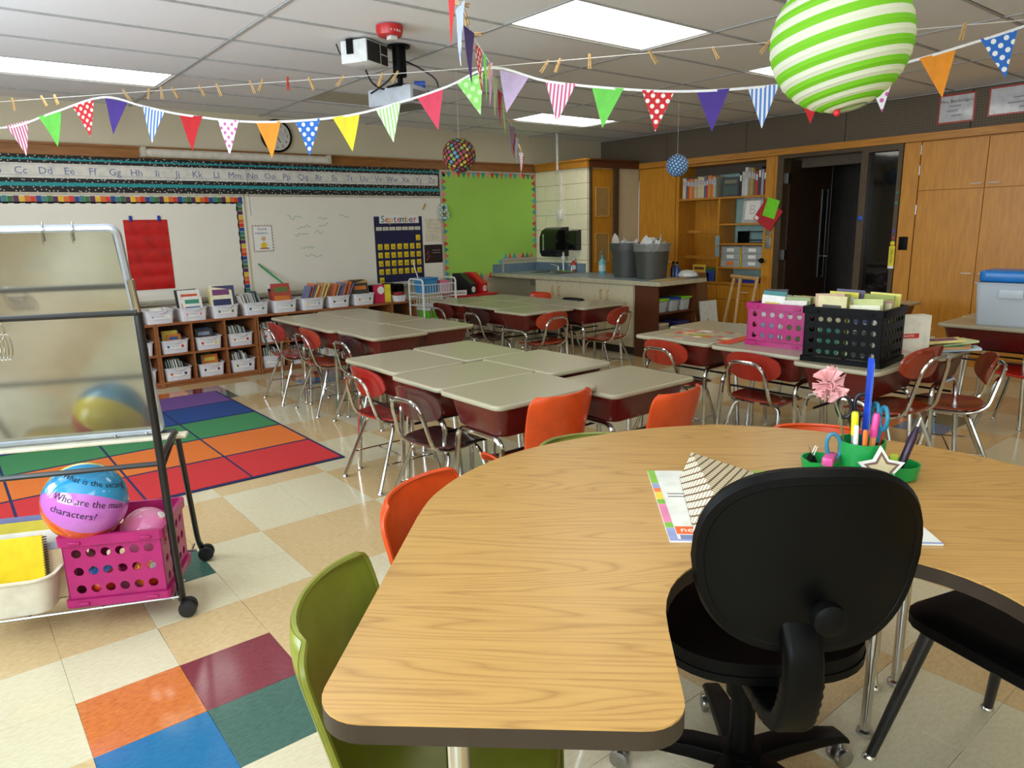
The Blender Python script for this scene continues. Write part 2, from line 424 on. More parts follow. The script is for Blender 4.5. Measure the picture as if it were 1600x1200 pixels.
# ------------------------------------------------------------------ walls
struct(MB().box(XL-.1, YB, 0, 7.9, YB+.1, ZC+.16).build('wall_back', CREAM))
struct(MB().box(XL-.1, YN-.1, 0, 9.4, YN, ZC+.16).build('wall_front', CREAM))
wl = MB()
ys = [YN, -4.25, -2.35, -1.65, .25, .95, 2.85, YB]
for k in range(0, 7, 2): wl.box(XL-.1, ys[k], 0, XL, ys[k+1], ZC+.16)
for k in range(1, 6, 2): wl.box(XL-.1, ys[k], 0, XL, ys[k+1], .9); wl.box(XL-.1, ys[k], 2.3, XL, ys[k+1], ZC+.16)
struct(wl.build('wall_left', CREAM))
for n, k in enumerate((1, 3, 5)):
    f = MB(); y0, y1 = ys[k], ys[k+1]
    for q in ((y0,.9,y0+.05,2.3),(y1-.05,.9,y1,2.3),(y0+.05,.9,y1-.05,.95),(y0+.05,2.25,y1-.05,2.3),((y0+y1)/2-.025,.95,(y0+y1)/2+.025,2.25)): f.box(XL-.07, q[0], q[1], XL-.02, q[2], q[3])
    wf = struct(f.build('window_%d' % (n+2), BROWNM))
# trim rail along the back wall and round the sink alcove
tr = MB()
tr.box(XL, YB-.035, 2.13, 6.465, YB, 2.215); tr.box(XL, YB-.055, 2.215, 6.445, YB, 2.235)
struct(tr.build('trim_1', OAKX))
tr = MB(); tr.box(6.465, 4.285, 2.13, 6.5, YB-.06, 2.215); tr.box(6.445, 4.265, 2.215, 6.5, YB-.06, 2.235)
struct(tr.build('trim_2', OAKH))
tr = MB(); tr.box(6.5, 4.285, 2.13, 7.44, 4.32, 2.215); tr.box(6.5, 4.265, 2.215, 7.44, 4.32, 2.235)
struct(tr.build('trim_3', WALNUT))
# block partition with the closet: built of painted blocks on its sink side
cl = struct(MB().box(6.515, 4.335, 0, 7.46, YB, 2.13).build('wall_alcove', mat('block_mortar', (226,215,182), 0.8)))
BLOCK = mat('painted_block', (240,230,194), 0.55, var=0.015, vs=9, bump=0.2, bs=90)
for r in range(11):
    z0 = .005+r*.1935; off = 0.0 if r % 2 else 0.2
    y = 4.322
    while y < YB-.02:
        ln = .4
        if y < 4.33 and off: ln = .2
        y1 = min(y+ln, YB-.005)
        if y1-y > .03:
            key = ('blk', round(y1-y, 2))
            me = cached(key, lambda: MB().bbox(0, .003, .003, .014, y1-y-.003, .1905, .003, seg=1).mesh('block', BLOCK))
            inst('block', me, cl, (6.501, y, z0))
        y = y1
for r in range(11):
    inst('block', cached('blkend', lambda: MB().bbox(0, 0, .003, .045, .013, .1905, .003, seg=1).mesh('block', BLOCK)), cl, (6.502, 4.322, .005+r*.1935))
d = struct(MB().box(6.575, 4.318, 0, 6.97, 4.334, 2.12).build('door_2', OAK))
for z0, z1 in ((.25,.65),(.95,1.30),(1.53,1.88)):
    fr = MB().box(6.66, 4.312, z0, 6.89, 4.318, z1); fr.build('door_panel', mat('door_lite', (170,132,74), 0.4), d)
    b_ = MB()
    for q in ((6.65,z0-.012,6.90,z0),(6.65,z1,6.90,z1+.012),(6.648,z0-.012,6.66,z1+.012),(6.89,z0-.012,6.902,z1+.012)): b_.box(q[0], 4.308, q[1], q[2], 4.318, q[3])
    b_.build('door_molding', mat('pale_wood_bead', (206,160,88), 0.4), d)
f = MB(); f.box(6.55, 4.30, 0, 6.575, 4.334, 2.13); f.box(6.97, 4.28, 0, 7.05, 4.334, 2.13); f.build('door_frame', BROWNM, d)
MB().box(7.05, 4.315, 0, 7.475, 4.335, 2.13).build('side_panel', CREAMCAB, cl)

# ------------------------------------------------------------------ right side: pegboard band, casework wall, doorway
def mat_peg():
    m, N, L, P = base('pegboard'); P.inputs['Roughness'].default_value = 0.75
    g = N.new('ShaderNodeTexCoord'); s = N.new('ShaderNodeSeparateXYZ'); c = N.new('ShaderNodeCombineXYZ')
    L.new(g.outputs['Object'], s.inputs[0]); L.new(s.outputs[1], c.inputs[0]); L.new(s.outputs[2], c.inputs[1])
    v = N.new('ShaderNodeTexVoronoi'); v.voronoi_dimensions = '2D'; v.inputs['Scale'].default_value = 1/.0254; v.inputs['Randomness'].default_value = 0
    L.new(c.outputs[0], v.inputs['Vector']); two(N, L, P, mth(N, L, 'LESS_THAN', v.outputs['Distance'], .17), (112,98,80), (34,28,22)); return m
PEG = mat_peg()
wr = struct(MB().box(7.80, YN, 2.0, 7.9, YB, ZC+.16).build('wall_right', mat('wall_behind_pegboard', (96,84,70), 0.8)))
y = YB
while y > YN:
    MB().bbox(7.785, max(y-1.22, YN)+.003, 2.19, 7.80, y-.003, ZC-.002, .002, seg=1).build('pegboard_panel', PEG, wr); y -= 1.22
tr = MB(); tr.box(7.44, YN, 2.13, 7.52, 4.32, 2.20); tr.box(7.52, YN, 2.13, 7.80, 4.32, 2.20)
struct(tr.build('trim_4', OAKH))
def handle_bar(mb_, x, y, z, ln=.09):
    mb_.tube(fillet([(x,y-ln/2,z),(x-.03,y-ln/2,z),(x-.03,y+ln/2,z),(x,y+ln/2,z)], .008, 3), .005, 6)
def hinge(parent, y, z):
    MB().lathe([(.006,-.045),(.006,.045)], 8, c=(7.472, y, z)).box(7.476, y-.02, z-.04, 7.479, y+.02, z+.04).build('hinge', STEEL, parent)
# tall cabinet beside the alcove
tc_ = thing('tall_cabinet', 'tall honey oak cabinet with one plain door, between alcove and bookcase', 'cabinet', (0,0,0))
MB().box(7.485, 3.665, 0, 8.0, 4.315, 2.128).build('body', OAK, tc_)
dr = MB().bbox(7.466, 3.69, .1, 7.484, 4.30, 2.12, .002, seg=1).build('door', OAK, tc_)
h = MB(); handle_bar(h, 7.466, 3.73, .92); h.build('handle', SATIN, dr)
hinge(tc_, 4.306, 1.93); hinge(tc_, 4.306, .4)
# wall cabinets at the right edge
wc = thing('wall_cabinet', 'wide honey oak wall cabinet with upper and lower doors at right edge', 'cabinet', (0,0,0))
MB().box(7.49, -1.6, 0, 8.0, .745, 2.128).build('body', OAK, wc)
for k, (y1, y0) in enumerate(((.735,.167),(.163,-.405),(-.409,-.98),(-.984,-1.59))):
    for (z0, z1) in ((1.669,2.118),(.1,1.665)):
        dr = MB().bbox(7.468, y0, z0, 7.489, y1, z1, .002, seg=1).build('door', OAK, wc)
        h = MB(); hy = (y0+.06) if k % 2 == 0 else (y1-.08)
        handle_bar(h, 7.468, hy, z0+.04 if z0 > 1 else .89); h.build('handle', SATIN, dr)
for z in (2.05, 1.86, 1.49): hinge(wc, .742, z)
pn = struct(MB().box(7.475, .748, 0, 8.0, .90, 2.128).build('wall_panel_right', OAK))
sw = MB().bbox(7.466, .79, 1.10, 7.474, .875, 1.23, .003); sw.build('switch_plate', BLACK, pn)
# built-in bookcase
bk = thing('built_in_bookcase', 'built-in oak bookcase with open shelves left of the doorway', 'bookcase', (0,0,0))
BKBACK = mat('bookcase_back_teal', (168,200,192), 0.6)
MB().box(7.475, 3.635, 0, 7.86, 3.662, 2.128).build('side_panel', OAK, bk)
MB().box(7.475, 2.30, 0, 7.86, 2.405, 2.128).build('side_panel', OAK, bk)
MB().box(7.84, 2.405, .66, 7.86, 3.635, 2.128).build('back_panel', BKBACK, bk)
MB().box(7.825, 3.035, .70, 7.839, 3.635, 1.69).build('back_panel', OAK, bk)
MB().box(7.476, 2.406, 2.10, 7.839, 3.634, 2.127).build('head_rail', OAKH, bk)
MB().box(7.476, 3.012, .69, 7.80, 3.034, 1.69).build('divider', OAK, bk)
MB().box(7.476, 2.406, 1.69, 7.839, 3.634, 1.713).build('shelf', OAKH, bk)
for z in (1.385, 1.15, .868): MB().box(7.478, 2.406, z-.011, 7.839, 3.011, z+.011).build('shelf', OAKH, bk)
MB().box(7.47, 2.406, .66, 7.839, 3.634, .69).build('shelf', OAKH, bk)
MB().box(7.66, 3.035, 1.28, 7.70, 3.634, 1.32).build('shelf_rail', OAKH, bk)
MB().box(7.60, 3.035, .96, 7.64, 3.634, 1.0).build('shelf_rail', OAKH, bk)
MB().box(7.49, 2.406, .08, 7.839, 3.634, .655).build('base', OAK, bk)
for y0, y1 in ((2.41,3.01),(3.02,3.63)):
    for z0, z1 in ((.48,.65),(.1,.475)):
        dr = MB().bbox(7.47, y0, z0, 7.489, y1, z1, .002, seg=1).build('drawer', OAK, bk)
        h = MB(); handle_bar(h, 7.47, 2.60 if y0 < 3 else 3.3, z0+.1); h.build('handle', SATIN, dr)
# doorway with dark metal frame, open door and side light
fr = MB()
for y0, y1, z0, z1 in ((2.18,2.255,0,2.128),(1.24,1.31,0,2.128),(.905,.945,0,2.128),(1.31,2.18,2.09,2.128),(.945,1.24,2.07,2.128),(.945,1.24,.62,.66),(.945,1.24,0,.1)):
    fr.box(7.46, y0, z0, 7.60, y1, z1)
dw = struct(fr.build('door_1', BROWNM))
struct(MB().box(7.48, 2.256, 0, 7.6, 2.299, 2.128).build('wall_stile_right', OAK))
GLASS = mat('dark_glass', (16,16,17), 0.04, spec=0.7)
MB().box(7.53, .946, .661, 7.537, 1.239, 2.069).build('pane', GLASS, dw)
MB().box(7.53, .946, .101, 7.545, 1.239, .619).build('lower_panel', DARKDOOR, dw)
lf = MB().bbox(0, -.88, .01, .045, 0, 2.08, .002, seg=1)
leaf = lf.build('door_leaf', DARKDOOR, dw, (7.585, 2.165, 0), math.radians(88))
MB().box(-.004, -.80, .75, .001, -.70, 1.75).build('door_lite', GLASS, leaf)
MB().box(-.003,-.883,.02,.048,-.8805,2.07).box(-.006, -.815, .73, .0, -.80, 1.77).box(-.006, -.70, .73, .0, -.685, 1.77).build('lite_trim', STEEL, leaf)
kn = MB().lathe([(.02,0),(.012,.008),(.012,.03),(.026,.045),(.026,.055),(.01,.062)], 14); kn.xf(Matrix.Translation((0,-.83,.98)) @ Matrix.Rotation(-PI/2, 4, 'Y'))
kn.build('door_knob', CHROME, leaf)
for z in (1.88, 1.03): MB().box(7.53, 2.155, z-.055, 7.59, 2.179, z+.055).build('hinge', STEEL, dw)
MB().lathe([(.024,0),(.028,.004),(.02,.012),(.001,.014)], 14).xf(Matrix.Translation((7.459,1.275,1.42)) @ Matrix.Rotation(-PI/2,4,'Y')).build('blue_dot', col((30,90,190)), dw)
# dark corridor behind
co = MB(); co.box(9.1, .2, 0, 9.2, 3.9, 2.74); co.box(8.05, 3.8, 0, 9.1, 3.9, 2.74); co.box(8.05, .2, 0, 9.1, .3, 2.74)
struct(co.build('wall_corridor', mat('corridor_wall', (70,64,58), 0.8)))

# ------------------------------------------------------------------ student desks
DTOP = mat('desk_laminate', (168,160,134), 0.24, var=0.02, vs=90)
DBOX = mat('desk_maroon', (92,24,20), 0.25, var=0.06, spec=0.5)
ZD = 0.68
def ring(wd, dp, r, z, n=4): return [(x, y, z) for x, y in rrect(wd, dp, r, n)]
def m_desktop(): return MB().prism(rrect(.612,.462,.045,5), ZD-.024, ZD, bev=.009, n=3).mesh('desktop', DTOP)
def m_bookbox():
    mb = MB()
    mb.loft([ring(.46,.31,.05,ZD-.165), ring(.49,.34,.05,ZD-.15), ring(.545,.395,.05,ZD-.026), ring(.533,.383,.045,ZD-.026), ring(.478,.328,.045,ZD-.145)], m=0)
    return mb.mesh('book_box', DBOX)
def m_legframe(s):
    x = .238*s; xo = .265*s
    p = fillet([(xo,-.19,.012),(x,-.165,ZD-.175),(x,.165,ZD-.175),(xo,.19,.012)], .06, 6)
    return MB().tube(p, .0135, 8).mesh('leg_frame', CHROME)
def m_glide(): return MB().lathe([(.006,.02),(.016,.012),(.018,.004),(.014,0)], 10).mesh('glide', CHROME)
def desk(x, y, rz, label, group):
    t = thing('student_desk', label, 'desk', (x,y,0), rz, group)
    inst('desktop', cached('desktop', m_desktop), t)
    inst('book_box', cached('bookbox', m_bookbox), t)
    for s in (-1, 1):
        l = inst('leg_frame', cached(('legf',s), lambda: m_legframe(s)), t)
        for yy in (-.19, .19): inst('glide', cached('glide', m_glide), l, (.265*s, yy, 0))
    for yy in (-.12, .12):
        inst('stretcher', cached('dstr', lambda: MB().tube([(-.236,0,ZD-.25),(.236,0,ZD-.25)], .007, 6).mesh('stretcher', DARKROD)), t, (0, yy, 0))
    return t
HX = PI/2   # a sitter on the -X side looks along +X
def face(dx, dy): return math.atan2(-dx, dy)
G = 'maroon student desks'
desk(1.895, 1.165, face(1,0), 'student desk beside the red-backed chair, left rear of the bare centre cluster', G)
desk(1.92, .60, face(0,1), 'bare student desk in the middle of the left side of the centre cluster', G)
desk(1.91, .135, face(0,1), 'student desk with the wide orange chair, nearest the wooden table', G)
desk(2.37, 1.19, face(-1,0), 'student desk at the far right corner of the bare centre cluster', G)
desk(2.46, .575, face(-1,0), 'student desk in the middle of the right side of the centre cluster', G)
d_ = desk(2.50, .03, face(0,1), 'lower student desk standing out at the right end of the centre cluster', G); d_.scale = (1,1,.954)
desk(2.36, 3.57, face(1,0), 'student desk at the left end of the cluster by the cubby shelves', G)
desk(2.36, 2.955, face(1,0), 'middle left student desk of the cluster by the cubby shelves', G)
desk(2.40, 2.34, face(1,0), 'front student desk of the cluster by the cubbies, beside the dark chair', G)
desk(2.83, 3.66, face(-1,0), 'rear student desk of the cluster by the cubbies, farthest from the rug', G)
desk(2.83, 3.04, face(-1,0), 'middle right student desk of the cluster by the cubby shelves', G)
desk(2.87, 2.42, face(-1,0), 'right front student desk of the cluster by the cubby shelves', G)
desk(4.11, 3.725, face(1,0), 'left rear student desk of the cluster before the sink counter', G)
desk(4.12, 3.11, face(1,0), 'middle left student desk of the cluster before the sink counter', G)
desk(4.09, 2.57, face(0,1), 'front corner student desk of the cluster before the sink counter', G)
desk(4.60, 3.66, face(-1,0), 'far student desk of the sink cluster, before the orange chair back', G)
desk(4.60, 3.04, face(-1,0), 'middle right student desk of the cluster before the sink counter', G)
desk(4.73, 2.50, face(0,1), 'right end student desk of the cluster before the sink counter', G)
desk(3.745, .555, face(1,0), 'student desk under the left half of the bright word poster', G)
desk(3.72, -.075, face(1,0), 'student desk carrying the pink crate', G)
desk(3.66, -.62, face(0,1), 'student desk carrying the black crate', G)
desk(4.21, .64, face(-1,0), 'rear student desk behind the bright word poster', G)
desk(4.21, .02, face(-1,0), 'student desk behind the pink crate', G)
desk(4.21, -.60, face(-1,0), 'student desk under the untidy paperback pile', G)
desk(5.58, -.64, face(1,0), 'student desk at right edge under the blue lidded tub', G)
desk(6.06, -.62, face(-1,0), 'student desk behind the blue lidded tub, by the wall cabinets', G)
desk(6.42, .53, face(0,-1), 'lone student desk before the sidelight window and wall cabinet', G)

# ------------------------------------------------------------------ oval-backed chrome chairs
def superel(a, p=2.6): 
    c, s = math.cos(a), math.sin(a)
    return (abs(c)**(2/p)*(1 if c >= 0 else -1), abs(s)**(2/p)*(1 if s >= 0 else -1))
def disc_solid(mb, fn, th, ns=28, nr=5):
    # fn(r, angle) -> point on the front; back is offset by th
    F = [[Vector(fn((k+1)/nr, 2*PI*j/ns)) for j in range(ns)] for k in range(nr)]
    c0 = Vector(fn(0.0, 0.0))
    off = Vector(th)
    mb.loft(F, False, False)
    mb.add([c0]+F[0], [(0, 1+j, 1+(j+1) % ns) for j in range(ns)], 0, True)
    Bk = [[p+off for p in r] for r in F]
    mb.loft(Bk[::-1], False, False)
    mb.add([c0+off]+Bk[0], [(0, 1+(j+1) % ns, 1+j) for j in range(ns)], 0, True)
    mb.loft([F[-1], Bk[-1]], False, False)
    return mb
def seat_fn(r, a):
    sx, sy = superel(a, 3.2); x = .185*r*sx; y = .18*r*sy
    z = .392-.012*(1-r*r)+.010*(x/.185)**2-(.028*max(0,(y-.05)/.13)**2)+(.014*max(0,(-y-.08)/.1)**2)
    return (x*(1-.08*max(0,-y)/.18), y, z)
def back_fn(db):
    def fn(r, a):
        sx, sz = superel(a, 2.5); x = .176*r*sx; z = .083*r*sz
        return (x, -.188-.10*db-.26*z+.045*(x/.18)**2, .598+db+z)
    return fn
def m_arch(db):
    t = .628+db
    p = [(-.115,.10,.366),(-.125,-.10,.362),(-.133,-.180,.400),(-.118,-.228-.1*db,t-.050),(-.075,-.246-.1*db,t),(.075,-.246-.1*db,t),(.118,-.228-.1*db,t-.050),(.133,-.180,.400),(.125,-.10,.362),(.115,.10,.366)]
    return MB().tube(fillet(p, .045, 5), .0105, 8).mesh('back_frame', CHROME)
def m_cleg(sx, fr, dz):
    y0 = .09 if fr else -.09; y1 = .175 if fr else -.235; t = .360+dz
    p = fillet([(.02*sx,y0,t),(.145*sx,y0,t),(.205*sx,y1,.012)], .05, 5)
    return MB().tube(p, .0105, 8).mesh('leg', CHROME)
def m_side(sx): return MB().tube([(.181*sx,-.170,.15),(.181*sx,.135,.15)], .0045, 6).mesh('stretcher', CHROME)
def chair(x, y, rz, c, label, dz=0.0, db=0.0, group='oval-backed chrome chairs'):
    t = thing('school_chair', label, 'chair', (x,y,0), rz, group)
    m = col(c, 0.22)
    inst('seat', cached(('seat',m.name), lambda: disc_solid(MB(), seat_fn, (0,0,-.011)).mesh('seat', m)), t, (0,0,dz))
    b = inst('backrest', cached(('oback',m.name,db), lambda: disc_solid(MB(), back_fn(db), (0,-.010,-.002)).mesh('backrest', m)), t, (0,0,dz))
    inst('back_frame', cached(('arch',db), lambda: m_arch(db)), t, (0,0,dz))
    inst('rivet', cached(('rivet',db), lambda: MB().sphere((-.095,-.246-.1*db,.612+db), .007, 8, 6).sphere((.095,-.246-.1*db,.612+db), .007, 8, 6).mesh('rivet', STEEL)), b)
    for sx in (-1, 1):
        for f_ in (0, 1):
            l = inst('leg', cached(('cleg',sx,f_,dz), lambda: m_cleg(sx, f_, dz)), t)
            inst('glide', cached('glide', m_glide), l, (.205*sx, .175 if f_ else -.235, 0))
        inst('stretcher', cached(('side',sx), lambda: m_side(sx)), t)
    inst('stretcher', cached('cross', lambda: MB().tube([(-.18,-.02,.15),(.18,-.02,.15)], .0045, 6).mesh('stretcher', CHROME)), t)
    return t
RED = (150,38,28); ORED = (158,52,26); MRN = (88,26,24); PBR = (78,44,40); DPUR = (58,26,26)
chair(1.81, 1.155, face(1,.02), (158,34,28), 'glossy red oval-backed chair at the left of the centre cluster')
chair(1.74, .52, face(1,.08), PBR, 'brown oval-backed chair at the left of the centre cluster')
chair(2.21, 3.54, face(1,.0), (148,44,34), 'red oval-backed chair nearest the cubbies, left of the cubby cluster')
chair(2.26, 2.965, face(1,.0), (156,56,32), 'orange-red oval-backed chair, middle of the three beside the cubby cluster')
chair(2.31, 2.36, face(1,.0), DPUR, 'dark purple oval-backed chair, front one beside the cubby cluster')
chair(4.03, 3.74, face(1,.0), MRN, 'maroon oval-backed chair near the white wire cart')
chair(3.99, 3.09, face(1,.0), DPUR, 'dark oval-backed chair at the left of the sink cluster')
chair(4.09, 2.47, face(.05,1), (164,58,30), 'orange-red oval-backed chair before the front of the sink cluster')
chair(4.69, 2.27, face(-.2,.98), (150,44,28), 'red oval-backed chair angled at the right end of the sink cluster')
chair(3.66, .575, face(1,.0), (156,46,28), 'red oval-backed chair before the desk with the bright poster')
chair(3.63, -.09, face(1,.0), (150,38,26), 'red oval-backed chair in front of the pink crate')
chair(3.68, -.76, face(.12,.99), (146,54,28), 'tall red-brown oval-backed chair right of the black crate', .055, .055)
chair(4.21, -.86, face(-.45,.89), (136,46,26), 'oval-backed chair by the sliding pile of books')

# ------------------------------------------------------------------ moulded shell chairs
PROF = [(.185,.345,.170),(.178,.372,.182),(.13,.386,.188),(0,.376,.192),(-.10,.372,.190),(-.150,.388,.184),(-.178,.430,.178),(-.196,.50,.176),(-.218,.60,.184),(-.238,.68,.186),(-.246,.712,.176),(-.250,.728,.150)]
def shell_fn(u, v):
    q = v*(len(PROF)-1); i = min(int(q), len(PROF)-2); t = q-i
    def cr(k):
        p = [PROF[max(0,min(len(PROF)-1,i+d))][k] for d in (-1,0,1,2)]
        return .5*((2*p[1])+(-p[0]+p[2])*t+(2*p[0]-5*p[1]+4*p[2]-p[3])*t*t+(-p[0]+3*p[1]-3*p[2]+p[3])*t**3)
    y, z, hw = cr(0), cr(1), cr(2); s = (u*2-1); x = hw*s
    b = max(0, min(1, (v-.40)/.25))
    return (x, y+b*.040*s*s+b*.012*abs(s)**6, z+(1-b)*(.016*s**4+.008*s*s))
def m_shell(m):
    mb = MB().shell(shell_fn, 14, 33, .007)
    pts = [shell_fn(0, j/33) for j in range(34)]+[shell_fn(i/14, 1) for i in range(1,15)]+[shell_fn(1, j/33) for j in range(32,-1,-1)]+[shell_fn(i/14, 0) for i in range(13,0,-1)]
    mb.tube(pts, .006, 6, closed=True)
    return mb.mesh('shell', m)
def m_sleg(sx, fr, m):
    y0 = .10 if fr else -.10; y1 = .19 if fr else -.20
    return MB().tube(fillet([(.03*sx,y0,.352),(.13*sx,y0,.352),(.185*sx,y1,.012)], .04, 5), .011, 8).mesh('leg', m)
def shell_chair(x, y, rz, c, label, s=1.0, lm=None, rough=.3, group='moulded shell chairs'):
    lm = lm or CHROME
    t = thing('shell_chair', label, 'chair', (x,y,0), rz, group, s)
    m = col(c, rough)
    inst('shell', cached(('shell',m.name), lambda: m_shell(m)), t)
    for sx in (-1, 1):
        for f_ in (0, 1):
            l = inst('leg', cached(('sleg',sx,f_,lm.name), lambda: m_sleg(sx, f_, lm)), t)
            inst('glide', cached('glide', m_glide), l, (.185*sx, .19 if f_ else -.20, 0))
    return t
ORANGE = (222,80,28); OLIVE = (124,128,40)
shell_chair(1.90, .02, face(0,1), (214,78,30), 'wide orange shell chair pushed under the centre cluster near the wooden table', .97)
shell_chair(2.31, -.27, face(-.08,1), (214,78,30), 'orange shell chair at the standing-out right desk of the centre cluster', .96)
shell_chair(4.93, 3.65, face(-1,0), (206,64,30), 'orange shell chair half hidden behind the sink cluster', .95)
shell_chair(4.86, 3.045, face(-1,.0), (36,32,34), 'dark shell chair of which only the rim shows over the sink cluster', .92)
shell_chair(5.40, -.88, face(0,1), (196,40,26), 'red shell chair under the desk with the blue lidded tub', 1.0)

# ------------------------------------------------------------------ horseshoe table and what surrounds it
TO = Vector((0.165, -1.519)); TE = Vector((.7206, -.6934)); TN = Vector((.6934, .7206)); TA = math.atan2(TE.y, TE.x)
ZT = 0.745
def TL(e, n): p = TO+TE*e+TN*n; return (p.x, p.y)
OAKT = mat_wood('oak_laminate', (190,147,82), (138,94,44), 'X', 7.0, 22.0, 0.33)
EDGE = mat('table_edge_band', (48,36,24), 0.45)
def catmull(P, n=5):
    o = []
    for i in range(len(P)-1):
        p0, p1, p2, p3 = (Vector(P[max(0,min(len(P)-1,i+d))]) for d in (-1,0,1,2))
        for k in range(n):
            t = k/n; o.append(.5*((2*p1)+(-p0+p2)*t+(2*p0-5*p1+4*p2-p3)*t*t+(-p0+3*p1-3*p2+p3)*t**3))
    o.append(Vector(P[-1])); return o
half = [(0,.72),(.012,.86),(.066,1.027),(.172,1.197),(.33,1.335),(.589,1.478),(.85,1.541)]
arc = [(p.x,p.y) for p in catmull(half, 6)]; arc += [(1.70-x, y) for x, y in arc[::-1][1:]]
def corner(cx_, cy_, r, a0, a1, n=7): return [(cx_+r*math.cos(a0+(a1-a0)*i/n), cy_+r*math.sin(a0+(a1-a0)*i/n)) for i in range(n+1)]
hole = [(.85+.32*superel(PI-PI*i/24, 2.3)[0], .255+.325*superel(PI-PI*i/24, 2.4)[1]) for i in range(25)]
poly = arc[::-1]+corner(.075,.075,.075,PI,1.5*PI)+corner(.465,.075,.065,1.5*PI,2*PI)+hole+corner(1.235,.075,.065,PI,1.5*PI)+corner(1.625,.075,.075,1.5*PI,2*PI)
ht = thing('horseshoe_table', 'large oak laminate horseshoe table in the foreground', 'table', (TO.x,TO.y,0), TA)
def top_mesh():
    mb = MB(); mb.prism(poly, ZT-.0035, ZT, 0); mb.prism(poly, ZT-.034, ZT-.0035, 1)
    return mb
me_top = top_mesh()
tp = me_top.build('tabletop', [OAKT, EDGE], ht)
for e, n in ((.20,.065),(1.50,.065),(.34,1.22),(1.36,1.22),(1.18,.985),(.52,.985)):
    l = MB().tube([(e,n,.25),(e,n,ZT-.036)], .018, 12).build('leg', CHROME, ht)
    MB().tube([(e,n,.012),(e,n,.30)], .014, 12).build('leg_insert', CHROME, l)
    MB().lathe([(.008,.02),(.022,.012),(.024,.004),(.018,0)], 12, c=(e,n,0)).build('glide', STEEL, l)
    MB().lathe([(.045,ZT-.040),(.045,ZT-.0345)], 14, c=(e,n,0)).build('mount_plate', STEEL, l)
def tchair(e, n, fe, fn_, c, label, s, rough=.3):
    p = TL(e, n); d = TE*fe+TN*fn_
    return shell_chair(p[0], p[1], face(d.x, d.y), c, label, s, None, rough)
tchair(.15, .31, 1, .03, OLIVE, 'olive green shell chair at the left arm of the horseshoe table', 1.06)
tchair(.165, .83, .95, -.31, ORANGE, 'orange shell chair at the left curve of the horseshoe table', 1.035)
tchair(.47, 1.40, .35, -.94, (126,132,56), 'olive shell chair behind the horseshoe table, only its rim showing', .94)
tchair(1.17, 1.42, -.30, -.95, ORANGE, 'orange shell chair behind the horseshoe table, only its rim showing', .975)
# dark chair under the right arm
p = TL(1.475, .79)
d = TE*(-.88)+TN*(-.47)
bc = thing('padded_chair', 'low black padded seat with splayed dark legs under the table, right', 'chair', (p[0],p[1],0), face(d.x,d.y))
mb = MB(); mb.loft([ring(.40,.40,.07,.405), ring(.44,.44,.08,.42), ring(.44,.44,.08,.445), ring(.40,.40,.07,.46), ring(.30,.30,.05,.463)])
mb.build('seat', BLACKV, bc)
for sx in (-1,1):
    for sy in (-1,1):
        l = MB().tube([(.16*sx,.16*sy,.405),(.235*sx,.235*sy,.012)], [.018,.013], 10).build('leg', BLACKM, bc)
        inst('glide', cached('glide', m_glide), l, (.237*sx,.237*sy,0))
# office chair
oc_p = TL(.785, .755); oa = TA+math.radians(4)
oc = thing('office_chair', 'black office chair seen from behind, in the hollow of the table', 'office chair', (oc_p[0],oc_p[1],0), oa)
def obk(r, a):
    sx, sz = superel(a, 2.9); k = 1.0-.10*(sz*r < 0)*abs(sz*r)-.10*max(0, sz*r)**2
    x = .196*r*sx*k; z = .172*r*sz
    return (x, -.335+.048*(x/.196)**2-.10*z, .799+z)
mb = disc_solid(MB(), obk, (0,-.035,0), 36, 6); back = mb.build('backrest', BLACK, oc)
def obp(r, a):
    p_ = obk(r*.97, a); return (p_[0], p_[1]+.012+.022*math.sqrt(max(0,1-r**4)), p_[2])
disc_solid(MB(), obp, (0,-.012,0), 36, 6).build('cushion', BLACKV, back)
# moulded rim and adjusting knob of the back
pts = [Vector(obk(1.0, 2*PI*j/48))+Vector((0,-.018,0)) for j in range(48)]
MB().tube(pts, .019, 8, closed=True).build('rim', BLACK, back)
kn = MB().lathe([(.012,0),(.012,.02),(.030,.022),(.032,.03),(.030,.045),(.020,.05),(.001,.051)], 16); kn.xf(Matrix.Translation((.012,-.365,.715)) @ Matrix.Rotation(PI/2,4,'X'))
kn.build('knob', BLACK, back)
# spine with ribbed bellows
mb = MB()
prof = []
P_ = catmull([(-.018,-.340,.672),(-.018,-.372,.62),(-.018,-.372,.54),(-.018,-.335,.46),(-.018,-.25,.425),(-.018,-.08,.41)], 8)
rings = []
for i, q in enumerate(P_):
    t = (P_[min(i+1,len(P_)-1)]-P_[max(i-1,0)]).normalized(); nrm = t.cross(Vector((1,0,0))).normalized()
    rib = .006 if (12 < i < 34 and i % 2) else 0
    rings.append([q+Vector((1,0,0))*(x*(1+rib*12))+nrm*(yy*(1+rib*12)) for x, yy in rrect(.075,.04,.015,3)])
mb.loft(rings); mb.build('spine', BLACK, oc)
def ost(r, a):
    sx, sy = superel(a, 3.0); x = .235*r*sx; y = .225*r*sy
    return (x, y+.0, .50+.012*(x/.25)**2-.035*max(0,(y-.1)/.13)**2+.006*r)
mb = disc_solid(MB(), ost, (0,0,-.03), 36, 5); st = mb.build('seat', BLACKV, oc)
disc_solid(MB(), lambda r,a: (ost(r,a)[0]*1.01, ost(r,a)[1]*1.01, ost(r,a)[2]-.031), (0,0,-.018), 36, 4).build('seat_pan', BLACK, st)
MB().box(-.09,-.10,.395,.09,.10,.438).build('mechanism', BLACK, oc)
MB().lathe([(.030,.12),(.030,.30),(.022,.30),(.022,.395)], 16).lathe([(.042,.28),(.045,.33),(.05,.40)], 16).build('gas_column', BLACK, oc)
